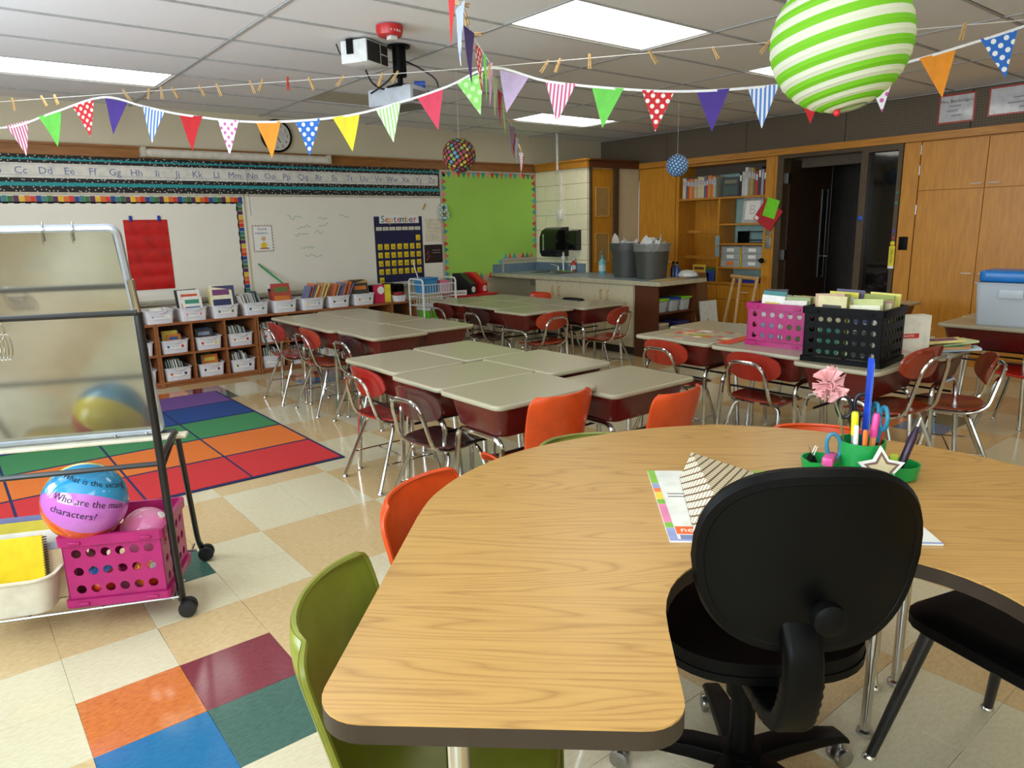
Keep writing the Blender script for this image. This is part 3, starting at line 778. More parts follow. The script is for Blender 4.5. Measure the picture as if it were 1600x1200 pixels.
hub = MB().lathe([(.05,.075),(.055,.10),(.05,.125),(.03,.13)], 16).build('hub', BLACK, oc)
for k in range(5):
    a = math.radians(21.5-4)+2*PI*k/5; c_, s_ = math.cos(a), math.sin(a)
    mb = MB(); rings = []
    for (r_, z_, w_, h_) in ((.04,.10,.034,.03),(.12,.105,.032,.028),(.22,.10,.028,.022),(.295,.088,.024,.016),(.315,.075,.022,.010)):
        rings.append([(r_*c_-s_*x, r_*s_+c_*x, z_+y) for x, y in rrect(w_*2,h_*1.5,.008,2)])
    arm = mb.loft(rings).build('base_arm', BLACK, oc)
    cp = Vector((.305*c_, .305*s_, 0))
    mb = MB().tube([cp+Vector((0,0,.03)), cp+Vector((0,0,.075))], .008, 8)
    ca = MB()
    for o_ in (-.016,.016):
        w2 = MB().lathe([(.012,-.009),(.024,-.008),(.026,0),(.024,.008),(.012,.009)], 14)
        w2.xf(Matrix.Translation(cp+Vector((-s_*o_, c_*o_, .026))) @ Matrix.Rotation(a,4,'Z') @ Matrix.Rotation(PI/2,4,'X')); ca.add(w2.v, w2.f, 0, True)
    ca.add(mb.v, mb.f, 0, True); ca.build('caster', STEEL, arm)

# ------------------------------------------------------------------ rug
rug = thing('rug', 'striped classroom rug with navy lines, red to purple', 'rug', (0,0,0))
RX0, RX1, RY0, RS = -1.12, 1.735, 1.69, .527
NAVY = mat('rug_navy', (30,40,90), 0.95, bump=0.5, bs=900)
MB().bbox(RX0, RY0, 0.0005, RX1, RY0+5*RS, .0075, .002, seg=1).build('backing', NAVY, rug)
for k, c in enumerate(((206,44,46),(226,116,38),(62,136,82),(22,66,134),(108,72,140))):
    m = mat('rug_stripe_%d' % k, c, 0.95, var=0.08, vs=240, bump=0.5, bs=900)
    for q in range(5):
        x1 = RX1-.022-q*.571; x0 = x1-.557
        MB().bbox(x0, RY0+.022+k*RS, .0076, x1, RY0+(k+1)*RS-.008+(-.014 if k == 4 else 0), .0105, .001, seg=1).build('stripe_block', m, rug)

# ------------------------------------------------------------------ rolling easel
EO = Vector((.405,.335,0)); EA = math.radians(-23.63)
es = thing('rolling_easel', 'rolling easel with glossy dry-erase board and black tube frame', 'easel', EO, EA)
mb = MB(); mb.tube([(0,.01,.06),(0,-.03,.55),(-.006,-.055,1.16)], .0140, 10); mb.build('front_post', BLACKM, es)
mb = MB(); mb.tube([(-.006,-.055,1.16),(-.012,-.07,1.27)], .0115, 10); mb.build('post_sleeve', CHROME, es)
mb = MB(); mb.tube([(-.76,.01,.06),(-.76,-.03,.55),(-.754,-.055,1.16)], .0125, 10); mb.build('front_post', BLACKM, es)
for x in (0,-.76):
    mb = MB().tube(fillet([(x,.50,.05),(x,.44,.12),(x,.285,.655),(x,-.02,.64)], .06, 6), .0115, 10); mb.build('rear_post', BLACKM, es)
    MB().tube([(x,.25,.645),(x,.0,.60)], .008, 8).build('brace', DARKROD, es)
    for y in (0.01,.50):
        cs = MB()
        for o_ in (-.017,.017):
            w2 = MB().lathe([(.012,-.012),(.030,-.011),(.033,0),(.030,.011),(.012,.012)], 16); w2.xf(Matrix.Translation((x+.02,y-.012+o_,.033)) @ Matrix.Rotation(PI/2,4,'X')); cs.add(w2.v, w2.f, 0, True)
        cs.tube([(x,y,.03),(x,y,.075)], .009, 8); cs.build('caster', RUBBER, es)
MB().tube([(-.757,-.070,1.16),(-.004,-.070,1.16)], .010, 8).build('cross_bar', BLACKM, es)
MB().tube([(-.76,-.03,.615),(0,-.03,.615)], .010, 8).build('cross_bar', BLACKM, es)
MB().tube([(-.76,.285,.650),(0,.285,.650)], .010, 8).build('cross_bar', BLACKM, es)
# the board
BOARDM = mat('galvanized_board', (170,168,156), 0.13, 0.85, var=0.05, vs=7)
ALU = mat('aluminium', (196,206,220), 0.32, 0.75, var=0.03)
bd = inst('board', MB().box(-.74,-.004,.0,-.045,.004,.85).mesh('board', BOARDM), es, (0,.262,.664), (math.radians(24),0,0))
fr = MB().tube(fillet([(-.38,0,0),(-.045,0,0),(-.030,0,.85),(-.74,0,.85),(-.74,0,0),(-.38,0,0)], .03, 5), .013, 8); fr.build('board_frame', ALU, bd)
for x in (-.10,-.21): MB().sphere((x,-.014,0), .007, 8, 6).build('rivet', STEEL, bd)
for x in (-.15,-.235): MB().tube(fillet([(x,-.006,.875),(x,-.022,.855),(x-.012,-.018,.83),(x-.012,-.014,.805)], .01, 3), .003, 6).build('clip', CHROME, bd)
MB().bbox(-.74,.225,.632,.045,.285,.648,.006).build('tray', mat('cream_tray', (222,214,190), 0.5), es)
# lower shelf of wires
for y in (-.035, .10, .24, .38): MB().tube([(-.76,y,.095),(0,y,.095)], .0045, 6).build('shelf_wire', STEEL, es)
for x in (-.74,-.50,-.26,-.02): MB().tube([(x,-.035,.090),(x,.46,.090)], .0045, 6).build('shelf_wire', STEEL, es)
def EW(e, s, z): c_, s_ = math.cos(EA), math.sin(EA); return (EO.x+e*c_-s*s_, EO.y+e*s_+s*c_, z)
rg = thing('binder_rings', 'bunch of chrome binder rings hanging on the easel bar', 'rings', EW(-.43,-.083,1.10), EA)
for k in range(7):
    pts = [(.0+.036*math.cos(2*PI*j/20)*.35+k*.011-.03, .0, -.03+.042*math.sin(2*PI*j/20)) for j in range(20)]
    MB().tube(pts, .0022, 6, closed=True).build('ring', CHROME, rg)
pts = [(.034*math.cos(2*PI*j/20), 0, .022+.040*math.sin(2*PI*j/20)) for j in range(20)]
MB().tube(pts, .0022, 6, closed=True).build('ring', CHROME, rg)

# ------------------------------------------------------------------ crates
def holed(mb, wd, hg, nx, ny, r, th, m=0, seg=10):
    # panel in XZ, thickness along Y, with round holes
    cw, ch = wd/nx, hg/ny
    for i in range(nx):
        for j in range(ny):
            cx_, cz_ = -wd/2+(i+.5)*cw, (j+.5)*ch
            sq = []
            for k in range(seg):
                a = 2*PI*(k+.5)/seg; c_, s_ = math.cos(a), math.sin(a); q = max(abs(c_)/(cw/2), abs(s_)/(ch/2)); sq.append((c_/q, s_/q))
            ci = [(r*math.cos(2*PI*(k+.5)/seg), r*math.sin(2*PI*(k+.5)/seg)) for k in range(seg)]
            # add square corners so that neighbours meet
            out = []
            for k in range(seg):
                x0, z0 = sq[k]; x1, z1 = sq[(k+1) % seg]
                f0 = [(x0,z0),(x1,z1)]
                if abs(abs(x0)-cw/2) < 1e-6 and abs(abs(z1)-ch/2) < 1e-6 and abs(abs(z0)-ch/2) > 1e-6: f0.insert(1, (x0,z1))
                elif abs(abs(z0)-ch/2) < 1e-6 and abs(abs(x1)-cw/2) < 1e-6 and abs(abs(x0)-cw/2) > 1e-6: f0.insert(1, (x1,z0))
                ring_ = f0+[ci[(k+1) % seg], ci[k]]
                for yy, rev in ((0,False),(th,True)):
                    v = [(cx_+x, yy, cz_+z) for x, z in ring_]; f_ = tuple(range(len(v)))
                    mb.add(v, [f_[::-1] if rev else f_], m)
                a_, b_ = ci[k], ci[(k+1) % seg]
                mb.add([(cx_+a_[0],0,cz_+a_[1]),(cx_+b_[0],0,cz_+b_[1]),(cx_+b_[0],th,cz_+b_[1]),(cx_+a_[0],th,cz_+a_[1])], [(0,1,2,3)], m)
    return mb
def crate(x, y, z, rz, w_, d_, h_, c, nx, nd, ny, r, label, rough=.35, m=None):
    t = thing('storage_crate', label, 'crate', (x,y,z), rz, 'plastic storage crates')
    m = m or col(c, rough); th = .004; z0 = .03; hh = h_-.03-.035
    for (a, ox, oy, ww, n_) in ((0,0,-d_/2+.012,w_-.024,nx),(PI,0,d_/2-.012,w_-.024,nx),(PI/2,w_/2-.012,0,d_-.024,nd),(-PI/2,-w_/2+.012,0,d_-.024,nd)):
        mb = MB(); holed(mb, ww-.04, hh, n_, ny, r, th)
        mb.box(-ww/2,0,0,-ww/2+.02,th,hh); mb.box(ww/2-.02,0,0,ww/2,th,hh)
        mb.xf(Matrix.Translation((ox,oy,z0)) @ Matrix.Rotation(a,4,'Z')); mb.build('side_panel', m, t)
    def hoop(z_a, z_b, gx):
        mb = MB(); W, D = w_+gx, d_+gx
        mb.loft([ring(W,D,.015,z_a,3), ring(W,D,.015,z_b,3), ring(w_-.03,d_-.03,.008,z_b,3), ring(w_-.03,d_-.03,.008,z_a,3), ring(W,D,.015,z_a,3)], False, False, sm=False); return mb
    rm = hoop(h_-.036, h_, 0); rm.build('rim', m, t)
    ft = hoop(0, .028, 0); ft.box(-w_/2+.012,-d_/2+.012,.002,w_/2-.012,d_/2-.012,.006); ft.build('base', m, t)
    for sx in (-1,1):
        MB().bbox(sx*w_*.33-.02,-d_/2-.006,h_-.03,sx*w_*.33+.02,-d_/2-.0005,h_-.018,.002,seg=1).build('latch', m, t)
        MB().bbox(sx*w_*.33-.02,-d_/2-.006,.008,sx*w_*.33+.02,-d_/2-.0005,.02,.002,seg=1).build('latch', m, t)
    return t
PINK = (172,28,104)
p = EW(-.19, .135, .1); crate(p[0], p[1], .1005, EA-.07, .355, .335, .272, PINK, 6, 5, 3, .0170, 'pink plastic crate of beach balls on the bottom of the easel')
# books
def book_mesh(w_, h_, t_, c, rough=.45, front=None):
    mb = MB(); k = .0015
    mb.box(-w_/2,0,0,w_/2,k,h_,0); mb.box(-w_/2,t_-k,0,w_/2,t_,h_,0); mb.box(-w_/2,k,0,-w_/2+k,t_-k,h_,0)
    mb.box(-w_/2+k,k,.003,w_/2-.003,t_-k,h_-.003,1)
    ms = [col(c, rough), PAGES]
    if front:
        mb.box(-w_/2+.02,-.0006,.03,w_/2-.02,0,h_*.55,2); mb.box(-w_/2+.025,-.0006,h_*.68,w_/2-.025,0,h_*.86,3); ms += [col(front[0],.5), col(front[1],.5)]
    return mb.mesh('book', ms)
BK = [(202,88,50),(60,96,150),(226,196,80),(236,232,220),(120,60,110),(60,140,110),(190,50,56),(40,52,92),(150,170,190),(230,150,160),(96,120,60),(232,226,200),(70,60,60),(214,120,40)]
def cname(c):
    r, g, b = c; mx, mn = max(c), min(c)
    if mx-mn < 34: return 'white' if mx > 205 else 'pale grey' if mx > 140 else 'grey' if mx > 80 else 'black'
    if r == mx and g > .78*r: return 'pale yellow' if b > 110 else 'yellow'
    if r == mx and g > .5*r: return 'tan' if b > 85 else 'orange'
    if r == mx: return 'pink' if b > 120 else 'red' if r > 120 else 'maroon'
    if g == mx: return 'green' if b < .85*g else 'teal'
    return 'purple' if r > g*1.15 else 'blue' if b > 120 else 'navy'
def bookrow(frame_loc, frame_rz, n, span, hs, depth, lean, label, group, rng, cols=None, face_front=False):
    # books one behind the other (face front) or side by side (spines)
    for k in range(n):
        h_ = rng.uniform(*hs); c = rng.choice(cols or BK); t_ = rng.uniform(.006,.016); w_ = min(depth, h_*rng.uniform(.68,.85))
        q = -span/2+span*(k+.5)/n
        me = book_mesh(w_, h_, t_, c, .45, (rng.choice(BK), rng.choice(BK)) if face_front and (k == 0 or rng.random() < .3) else None)
        if face_front: lp = Vector((rng.uniform(-.02,.02), q, 0)); r_ = (math.radians(lean+rng.uniform(-5,5)),0,rng.uniform(-.05,.05))
        else: lp = Vector((q, 0, 0)); r_ = (0,0,0)
        M_ = Matrix.Translation(Vector(frame_loc)) @ Matrix.Rotation(frame_rz,4,'Z') @ Matrix.Translation(lp)
        if face_front: M_ = M_ @ Matrix.Rotation(-r_[0],4,'X') @ Matrix.Rotation(r_[2],4,'Z')
        else: M_ = M_ @ Matrix.Rotation(math.radians(lean+rng.uniform(-4,4)),4,'Y') @ Matrix.Rotation(PI/2+rng.uniform(-.04,.04),4,'Z')
        o = bpy.data.objects.new('book', me); C.objects.link(o); o.matrix_world = M_
        tag(o, cname(c)+' '+label, 'book', group)
# balls
def beach_ball(loc, r, rot, cols, label, name='beach_ball'):
    t = thing(name, label, 'ball', loc); t.rotation_euler = rot
    ns = len(cols)
    for k, c in enumerate(cols):
        mb = MB(); nseg, nr = 6, 14; P_ = []
        for i in range(nr+1):
            a = PI*i/nr; P_.append([(r*math.sin(a)*math.cos(2*PI*(k+j/nseg)/ns), r*math.sin(a)*math.sin(2*PI*(k+j/nseg)/ns), r*math.cos(a)) for j in range(nseg+1)])
        mb.loft(P_, False, False, close=False); mb.build('panel', mat('vinyl_%d_%d_%d' % c, c, .12, var=0.0, coat=.6), t)
    MB().lathe([(.016,r*.985),(.014,r+.001),(.001,r+.0015)], 12).build('pole_disc', WHITE, t)
    return t
# big ball: poles lie left and right so its two questions sit on the panels facing the room
bp_ = Vector((.166,.512,.472)); br = .142
view = (Vector((-.1486,-2.3897,1.4117))-bp_).normalized()
ball = thing('beach_ball', 'large blue, purple and red beach ball with written questions on the pink crate', 'ball', bp_, 0)
zf = Vector((view.x,view.y,0)).normalized(); fang = math.atan2(-zf.x, zf.y)+PI
ball.rotation_euler = (math.radians(0), math.radians(22), fang)
for k, c in enumerate(((52,150,200),(196,110,200),(226,86,44),(226,96,44),(206,56,40),(240,216,66))):
    mb = MB(); nseg, nr = 8, 18; P_ = []
    for i in range(nr+1):
        a = PI*i/nr
        row = []
        for j in range(nseg+1):
            ph = math.radians(86)-(k+j/nseg)*PI/3
            row.append((-br*math.cos(a), -br*math.sin(a)*math.cos(ph), br*math.sin(a)*math.sin(ph)))
        P_.append(row)
    mb.loft(P_, False, False, close=False); mb.build('panel', mat('vinyl_%d_%d_%d' % c, c, .12, var=0.0, coat=.6), ball)
def ball_text(s, lat, size, lon0, m):
    # letters wrapped on the sphere; lat above the middle, lon along it
    cu = bpy.data.curves.new('t', 'FONT'); cu.body = s; cu.size = size; cu.align_x = 'CENTER'; cu.resolution_u = 2
    tt = bpy.data.objects.new('t', cu); C.objects.link(tt); me = bpy.data.meshes.new_from_object(tt); bpy.data.objects.remove(tt)
    bm = bmesh.new(); bm.from_mesh(me); bmesh.ops.triangulate(bm, faces=bm.faces); bmesh.ops.subdivide_edges(bm, edges=bm.edges[:], cuts=1, use_grid_fill=True)
    for v in bm.verts:
        la = lat+v.co.y/br; lo = lon0+v.co.x/br/math.cos(lat); R_ = br+.0008
        v.co = Vector((R_*math.cos(la)*math.sin(lo), -R_*math.cos(la)*math.cos(lo), R_*math.sin(la)))
    bm.to_mesh(me); bm.free(); me.materials.clear(); me.materials.append(m)
    inst('lettering', me, ball)
ball_text('What is the setting?', math.radians(39), .031, math.radians(2), INK)
ball_text('Who are the main', math.radians(9), .034, math.radians(0), INK); ball_text('characters?', math.radians(-9), .034, math.radians(-18), INK)
p = EW(-.125,.16,.30); beach_ball((p[0],p[1],.290), .096, (.6,.5,.3), ((232,130,176),(240,150,190),(232,130,176),(226,120,60)), 'half-flat pink ball lying in the pink crate under the easel')
p = EW(-.105,.055,.24); beach_ball((p[0],p[1],.172), .060, (.9,.2,.0), ((226,92,30),(240,120,40),(214,60,30)), 'orange ball low inside the pink crate under the easel')
p = EW(-.265,.055,.24); beach_ball((p[0],p[1],.172), .060, (.3,.8,.0), ((232,206,80),(60,120,190),(200,60,40)), 'yellow and blue ball low inside the pink crate under the easel')

# white tub with notebooks beside it
def tub(mb, w_, d_, h_, tp_, r, th=.004, lip=.012, m=0):
    mb.loft([ring(w_-tp_*2,d_-tp_*2,r*.8,0), ring(w_-tp_*2,d_-tp_*2,r*.8,.002), ring(w_,d_,r,h_-.008), ring(w_+lip*2,d_+lip*2,r+lip,h_-.006), ring(w_+lip*2,d_+lip*2,r+lip,h_), ring(w_-th,d_-th,r,h_), ring(w_-tp_*2-th,d_-tp_*2-th,r*.8,.006)], m=m)
    return mb
p = EW(-.555, .09, .1)
wt = thing('dish_tub', 'off-white plastic tub of notebooks on the easel shelf', 'tub', (p[0],p[1],.1005), EA)
tub(MB(), .30, .27, .14, .02, .06).build('body', mat('offwhite_plastic', (226,220,200), .4), wt)
def loose(name, mb, mats, label, cat, loc, rz=0, rx=0, group=None):
    o = mb.build(name, mats, None, loc); o.rotation_euler = (rx,0,rz); return tag(o, label, cat, group)
p = EW(-.54,.02,.125)
nb = thing('spiral_notebook', 'yellow spiral notebook standing in the off-white tub', 'notebook', (p[0],p[1],.115), EA); nb.rotation_euler = (math.radians(-10),0,EA)
MB().bbox(-.105,0,0,.095,.010,.25,.002,seg=1).build('cover', col((236,204,16),.4), nb)
MB().box(-.100,.010,.003,.09,.014,.247).build('pages', PAGES, nb)
sp_ = MB()
for k in range(26):
    z = .01+k*.0093; sp_.tube([(.098+.008*math.cos(2*PI*j/8), .006+.009*math.sin(2*PI*j/8), z) for j in range(8)], .0014, 5, closed=True)
sp_.build('spiral', DARKROD, nb)
for k, (c, e_, s_, w_, h_) in enumerate((((206,190,60),-.50,.12,.30,.27),((176,186,196),-.44,.07,.16,.20),((190,166,130),-.43,.05,.15,.18),((120,170,80),-.455,.085,.2,.17),((120,124,170),-.50,.15,.28,.28))):
    p = EW(e_, s_, .115); me = book_mesh(w_, h_, .008, c, .4, ((90,70,150),(236,232,220)) if k == 0 else None)
    o = inst('workbook', me, None, (p[0],p[1],.118), (math.radians(-8),0,EA)); tag(o, ['large yellow activity pad standing in the off-white tub','grey folder standing in the off-white tub','tan folder standing in the off-white tub','green workbook standing in the off-white tub','lilac pad at the back of the off-white tub'][k], 'workbook', 'workbooks in the easel tub')

# ------------------------------------------------------------------ cubby shelves with bins
BINW = mat('white_bin_plastic', (226,224,226), .4, var=.03)
def m_bin():
    mb = MB(); tub(mb, .245, .30, .125, .012, .025, .004, .010); return mb.mesh('body', BINW)
rng = random.Random(5)
def bin_(x, y, z, label, group, tint):
    t = thing('book_bin', label, 'bin', (x,y,z), rng.uniform(-.012,.012), group)
    inst('body', cached('bin', m_bin), t)
    inst('handle', cached('binh', lambda: MB().tube([(-.055,-.163,.121),(-.04,-.168,.106),(0,-.170,.100),(.04,-.168,.106),(.055,-.163,.121)], .004, 6).mesh('handle', BINW)), t)
    c = inst('label_card', cached('card', lambda: MB().box(-.085,-.1525,.030,.085,-.1500,.092).mesh('label_card', PAPER)), t, (0,.0015,0), (math.radians(-5),0,0))
    MB().box(-.075,-.1532,.040,-.052,-.1526,.068,0).box(.050,-.1532,.038,.075,-.1526,.066,1).box(-.04,-.1532,.072,.03,-.1526,.084,2).box(-.04,-.1532,.05,.035,-.1526,.055,3).build('print', [col(rng.choice(BK)),col(rng.choice(BK)),col(tint),col((150,150,160))], c)
    return t
CY0, CY1 = 4.81, 5.18
ux0 = [.47, 1.40, 2.335, 3.27]; UW = .928; CP = UW/3
nm = ['left cubby shelf, mostly behind the easel', 'cubby shelf in full view beside the rug', 'cubby shelf behind the chairs of the cubby cluster', 'right cubby shelf ending at the white wire cart']
ordn = ['first', 'second', 'third']
binlabels = 0
for u, x0 in enumerate(ux0):
    t = thing('cubby_shelf', 'low wooden '+nm[u], 'shelf', (x0,0,0), 0, 'low wooden cubby shelves')
    for x in (0, UW-.018): MB().box(x,CY0,0,x+.018,CY1,.605).build('side_panel', CUBBYW, t)
    for k in (1,2): MB().box(k*CP-.006,CY0+.002,.055,k*CP+.010,CY1,.587).build('divider', CUBBYW, t)
    for z in (.035,.298): MB().box(.018,CY0+.001,z,UW-.018,CY1,z+.018).build('shelf', CUBBYW, t)
    MB().box(-.003,CY0-.004,.587,UW+.003,CY1,.607).build('top', CUBBYW, t)
    MB().box(.018,CY0+.02,0,UW-.018,CY0+.035,.034).build('kick', CUBBYW, t)
    MB().box(.018,CY1-.01,.053,UW-.018,CY1,.587).build('back_panel', mat('cubby_back', (92,70,50), .7), t)
    if u == 3: continue
    for k in range(3):
        for r_, z in ((0,.0535),(1,.3165)):
            xc = x0+(k+.5)*CP+.002
            where = '%s column, %s row, of %s' % (ordn[k], 'bottom' if r_ == 0 else 'upper', ['left cubby shelf', 'cubbies beside the rug', 'cubbies behind the chairs'][u])
            bin_(xc, 4.985, z, 'white bin, '+where, 'white book bins', rng.choice(((60,130,200),(230,230,235))))
            style = rng.choice((0,1,2)) if not (u == 1 and (k,r_) == (0,0)) else 1
            lb = 'book in the bin, '+where
            n = rng.randint(4,6)
            if style == 1: bookrow((xc,4.93,z+.012), 0, 7, .17, (.17,.20), .14, -8, lb, 'books in cubby bins', rng, [(206,206,196),(180,186,176),(226,222,210),(150,160,150)])
            else: bookrow((xc,4.95,z+.012), 0, n, .16, (.13,.155) if style == 0 else (.16,.2), .19, 12, lb, 'books in cubby bins', rng, face_front=True)
topw = ['leftmost visible', 'second from left', 'third from left', 'fourth from left', 'fifth from left', 'sixth from left', 'seventh from left', 'rightmost']
styles = [3, 0, 2, 1, 0, 4, 4, 5]
for k in range(-2, 8):
    xc = 1.455+.3005*k; z = .6075
    lab = ('white book bin on top of the cubbies, '+topw[k]+' of the row') if k >= 0 else 'white book bin on top of the cubbies behind the easel, %s one' % ('left' if k == -2 else 'right')
    bin_(xc, 4.975, z, lab, 'white book bins', (60,130,200) if k in (3,4) else (232,232,236))
    lb = 'book in the %s bin on top of the cubbies' % (topw[k] if k >= 0 else 'easel-hidden')
    st = styles[k] if k >= 0 else 0; g = 'books in bins on the cubbies'
    if st == 3: bookrow((xc,4.96,z+.012), 0, 4, .18, (.12,.135), .2, 30, lb, g, rng, [(226,206,120),(232,228,214),(206,196,170)], True)
    elif st == 1: bookrow((xc,4.93,z+.012), 0, 9, .20, (.19,.23), .16, -14, lb, g, rng, [(190,192,186),(150,156,150),(216,212,200),(90,96,100)])
    elif st == 2: bookrow((xc,4.95,z+.012), 0, 6, .19, (.25,.32), .21, 8, lb, g, rng, [(232,226,190),(206,110,50),(236,220,120),(70,70,110)], True)
    elif st == 4: bookrow((xc,4.93,z+.012), 0, 9, .20, (.23,.28), .18, 24, lb, g, rng, [(206,110,60),(190,150,110),(226,200,120),(110,110,150),(190,70,60)])
    elif st == 5: bookrow((xc,4.95,z+.012), 0, 6, .19, (.22,.27), .21, 14, lb, g, rng, [(60,56,50),(226,216,190),(190,150,90)], True)
    else: bookrow((xc,4.95,z+.012), 0, 6, .19, (.20,.30), .20, 16, lb, g, rng, [(50,56,90),(140,190,186),(40,40,46),(230,226,216),(180,70,60)], True)
# things at the right end of the cubbies
t = thing('spiral_planner', 'pink and yellow spiral planner standing at the end of the bins', 'planner', (3.80,4.90,.6075), .05)
MB().box(-.09,0,0,.05,.02,.20).build('cover', col((208,40,84)), t); MB().box(.05,-.001,0,.13,.02,.20).build('side_block', col((232,214,50)), t)
MB().lathe([(.045,0),(.045,.002)], 16).xf(Matrix.Translation((0,-.0005,.14)) @ Matrix.Rotation(PI/2,4,'X')).build('cover_disc', PAPER, t)
c_ = MB()
for k in range(5): c_.tube([(-.09+.013*math.cos(2*PI*j/8),.01+.016*math.sin(2*PI*j/8),.02+k*.04) for j in range(8)], .003, 5, closed=True)
c_.build('coil', DARKROD, t)
t = thing('small_basket', 'small white basket beside the pink planner', 'basket', (4.02,4.89,.6075))
tub(MB(), .13, .13, .07, .008, .015, .003, .006).build('body', BINW, t); MB().bbox(-.05,-.04,.02,.05,.05,.105,.01).build('contents', col((150,40,44)), t)
for k, (x, w_, h_) in enumerate(((3.99,.11,.20),(4.12,.09,.185))):
    t = thing('desktop_speaker', ('left' if k == 0 else 'right')+' one of two small black speakers by the wire cart', 'speaker', (x,5.06,.6075), 0, 'small black speakers')
    MB().bbox(-w_/2,-.06,0,w_/2,.06,h_,.01).build('cabinet', BLACK, t); MB().lathe([(.035,0),(.03,.006),(.012,.003),(.001,.006)], 14).xf(Matrix.Translation((0,-.061,h_*.4)) @ Matrix.Rotation(PI/2,4,'X')).build('cone', RUBBER, t)
t = thing('pencil_case', 'flat black case lying behind the bins', 'case', (3.76,5.08,.6075), .0)
MB().bbox(-.10,-.05,0,.10,.05,.10,.01).build('lower_case', BLACK, t); MB().bbox(-.11,-.05,.1005,.10,.05,.19,.012).build('upper_case', BLACK, t)

# ------------------------------------------------------------------ wire cart, red table, file boxes
WIRE = mat('white_wire', (232,232,230), .35)
ct = thing('wire_cart', 'white wire cart with blue tub and green bin, under the calendar', 'cart', (4.34,4.66,0))
for x in (-.22,.22):
    MB().tube(fillet([(x,-.15,.01),(x,-.15,.86),(x,.15,.86),(x,.15,.01)], .05, 5), .010, 8).build('post_frame', WIRE, ct)
for z in (.30,.56):
    for zz in (z, z+.10):
        MB().tube([(-.22,-.15,zz),(.22,-.15,zz),(.22,.15,zz),(-.22,.15,zz)], .004, 6, closed=True).build('basket_rim', WIRE, ct)
    for k in range(12):
        x = -.2+.4*k/11; MB().tube(fillet([(x,-.15,z+.10),(x,-.15,z),(x,.15,z),(x,.15,z+.10)], .01, 2), .0022, 5).build('basket_wire', WIRE, ct)
for z in (.70,.80): MB().tube([(-.22,-.15,z),(.22,-.15,z),(.22,.15,z),(-.22,.15,z)], .004, 6, closed=True).build('basket_rim', WIRE, ct)
for k in range(12):
    x = -.2+.4*k/11; MB().tube(fillet([(x,-.15,.80),(x,-.15,.70),(x,.15,.70),(x,.15,.80)], .01, 2), .0022, 5).build('basket_wire', WIRE, ct)
BLUEC = mat_clear('blue_clear_plastic', (70,150,200), .2, .8)
t = thing('blue_tub', 'translucent blue tub with handle on top of the wire cart', 'tub', (4.24,4.64,.7035))
tub(MB(), .21, .20, .15, .012, .02, .003, .006).build('body', BLUEC, t); MB().bbox(-.11,-.105,.152,.11,.105,.172,.006).build('lid', col((50,130,190),.3), t)
MB().tube(fillet([(-.1,0,.172),(-.14,.0,.30),(-.15,.0,.37)], .04, 4), .006, 8).build('raised_handle', WHITE, t)
t = thing('pink_tray', 'clear tray with pink and white papers on the wire cart', 'tray', (4.45,4.65,.7035))
tub(MB(), .15, .2, .10, .01, .015, .003, .005).build('body', mat_clear('pale_clear', (230,200,210), .2, .7), t); MB().box(-.06,-.08,.01,.06,.08,.125).build('papers', col((226,120,140)), t)
t = thing('green_bin', 'lime green bin in the lower basket of the wire cart', 'bin', (4.34,4.65,.3035))
tub(MB(), .30, .22, .2, .02, .03, .004, .006).build('body', col((96,190,40),.35), t); MB().bbox(-.16,-.12,.202,.16,.12,.225,.006).build('lid', BINW, t)
rt = thing('red_table', 'small red-topped table under the green bulletin board', 'table', (5.02,4.90,0))
MB().bbox(-.30,-.20,.60,.30,.20,.625,.006).build('tabletop', col((190,32,36),.35), rt)
for x in (-.26,.26):
    for y in (-.16,.16): MB().tube([(x,y,.0),(x,y,.60)], .014, 8).build('leg', STEEL, rt)
def file_box(x, y, c, label, s):
    t = thing('magazine_file', label, 'file box', (x,y,.6255), .28, 'magazine file boxes')
    W = .11; prof = [(-.14,0),(.14,0),(.14,.25),(.03,.25),(-.14,.12)]
    mb = MB(); mb.loft([[(-W/2,y_,z_) for y_,z_ in prof],[(W/2,y_,z_) for y_,z_ in prof]], sm=False); mb.build('body', col(c,.4), t)
    MB().lathe([(.036,0),(.036,.002)], 20).xf(Matrix.Translation((0,-.1405,.058)) @ Matrix.Rotation(PI/2,4,'X')).build('round_label', PAPER, t)
    for q in range(1+s): MB().box(-.022,-.1434,.052+.014*q,.022,-.1426,.058+.014*q).build('label_print', col((120,124,130)), t)
file_box(4.93, 4.86, (28,26,28), 'black magazine file with a round white label on the red table', 0)
file_box(5.13, 4.90, (198,30,34), 'red magazine file with a round white label on the red table', 1)
t = thing('name_plate', 'small white card sign at the left end of the red table', 'sign', (4.78,4.74,.6255), -.3)
MB().box(-.08,-.01,0,.08,.01,.06).build('card', PAPER, t); MB().box(-.06,-.0108,.02,.06,-.0101,.040).build('label_print', mat_stripes('blurred_print', (226,224,214), (120,120,120), .012), t)

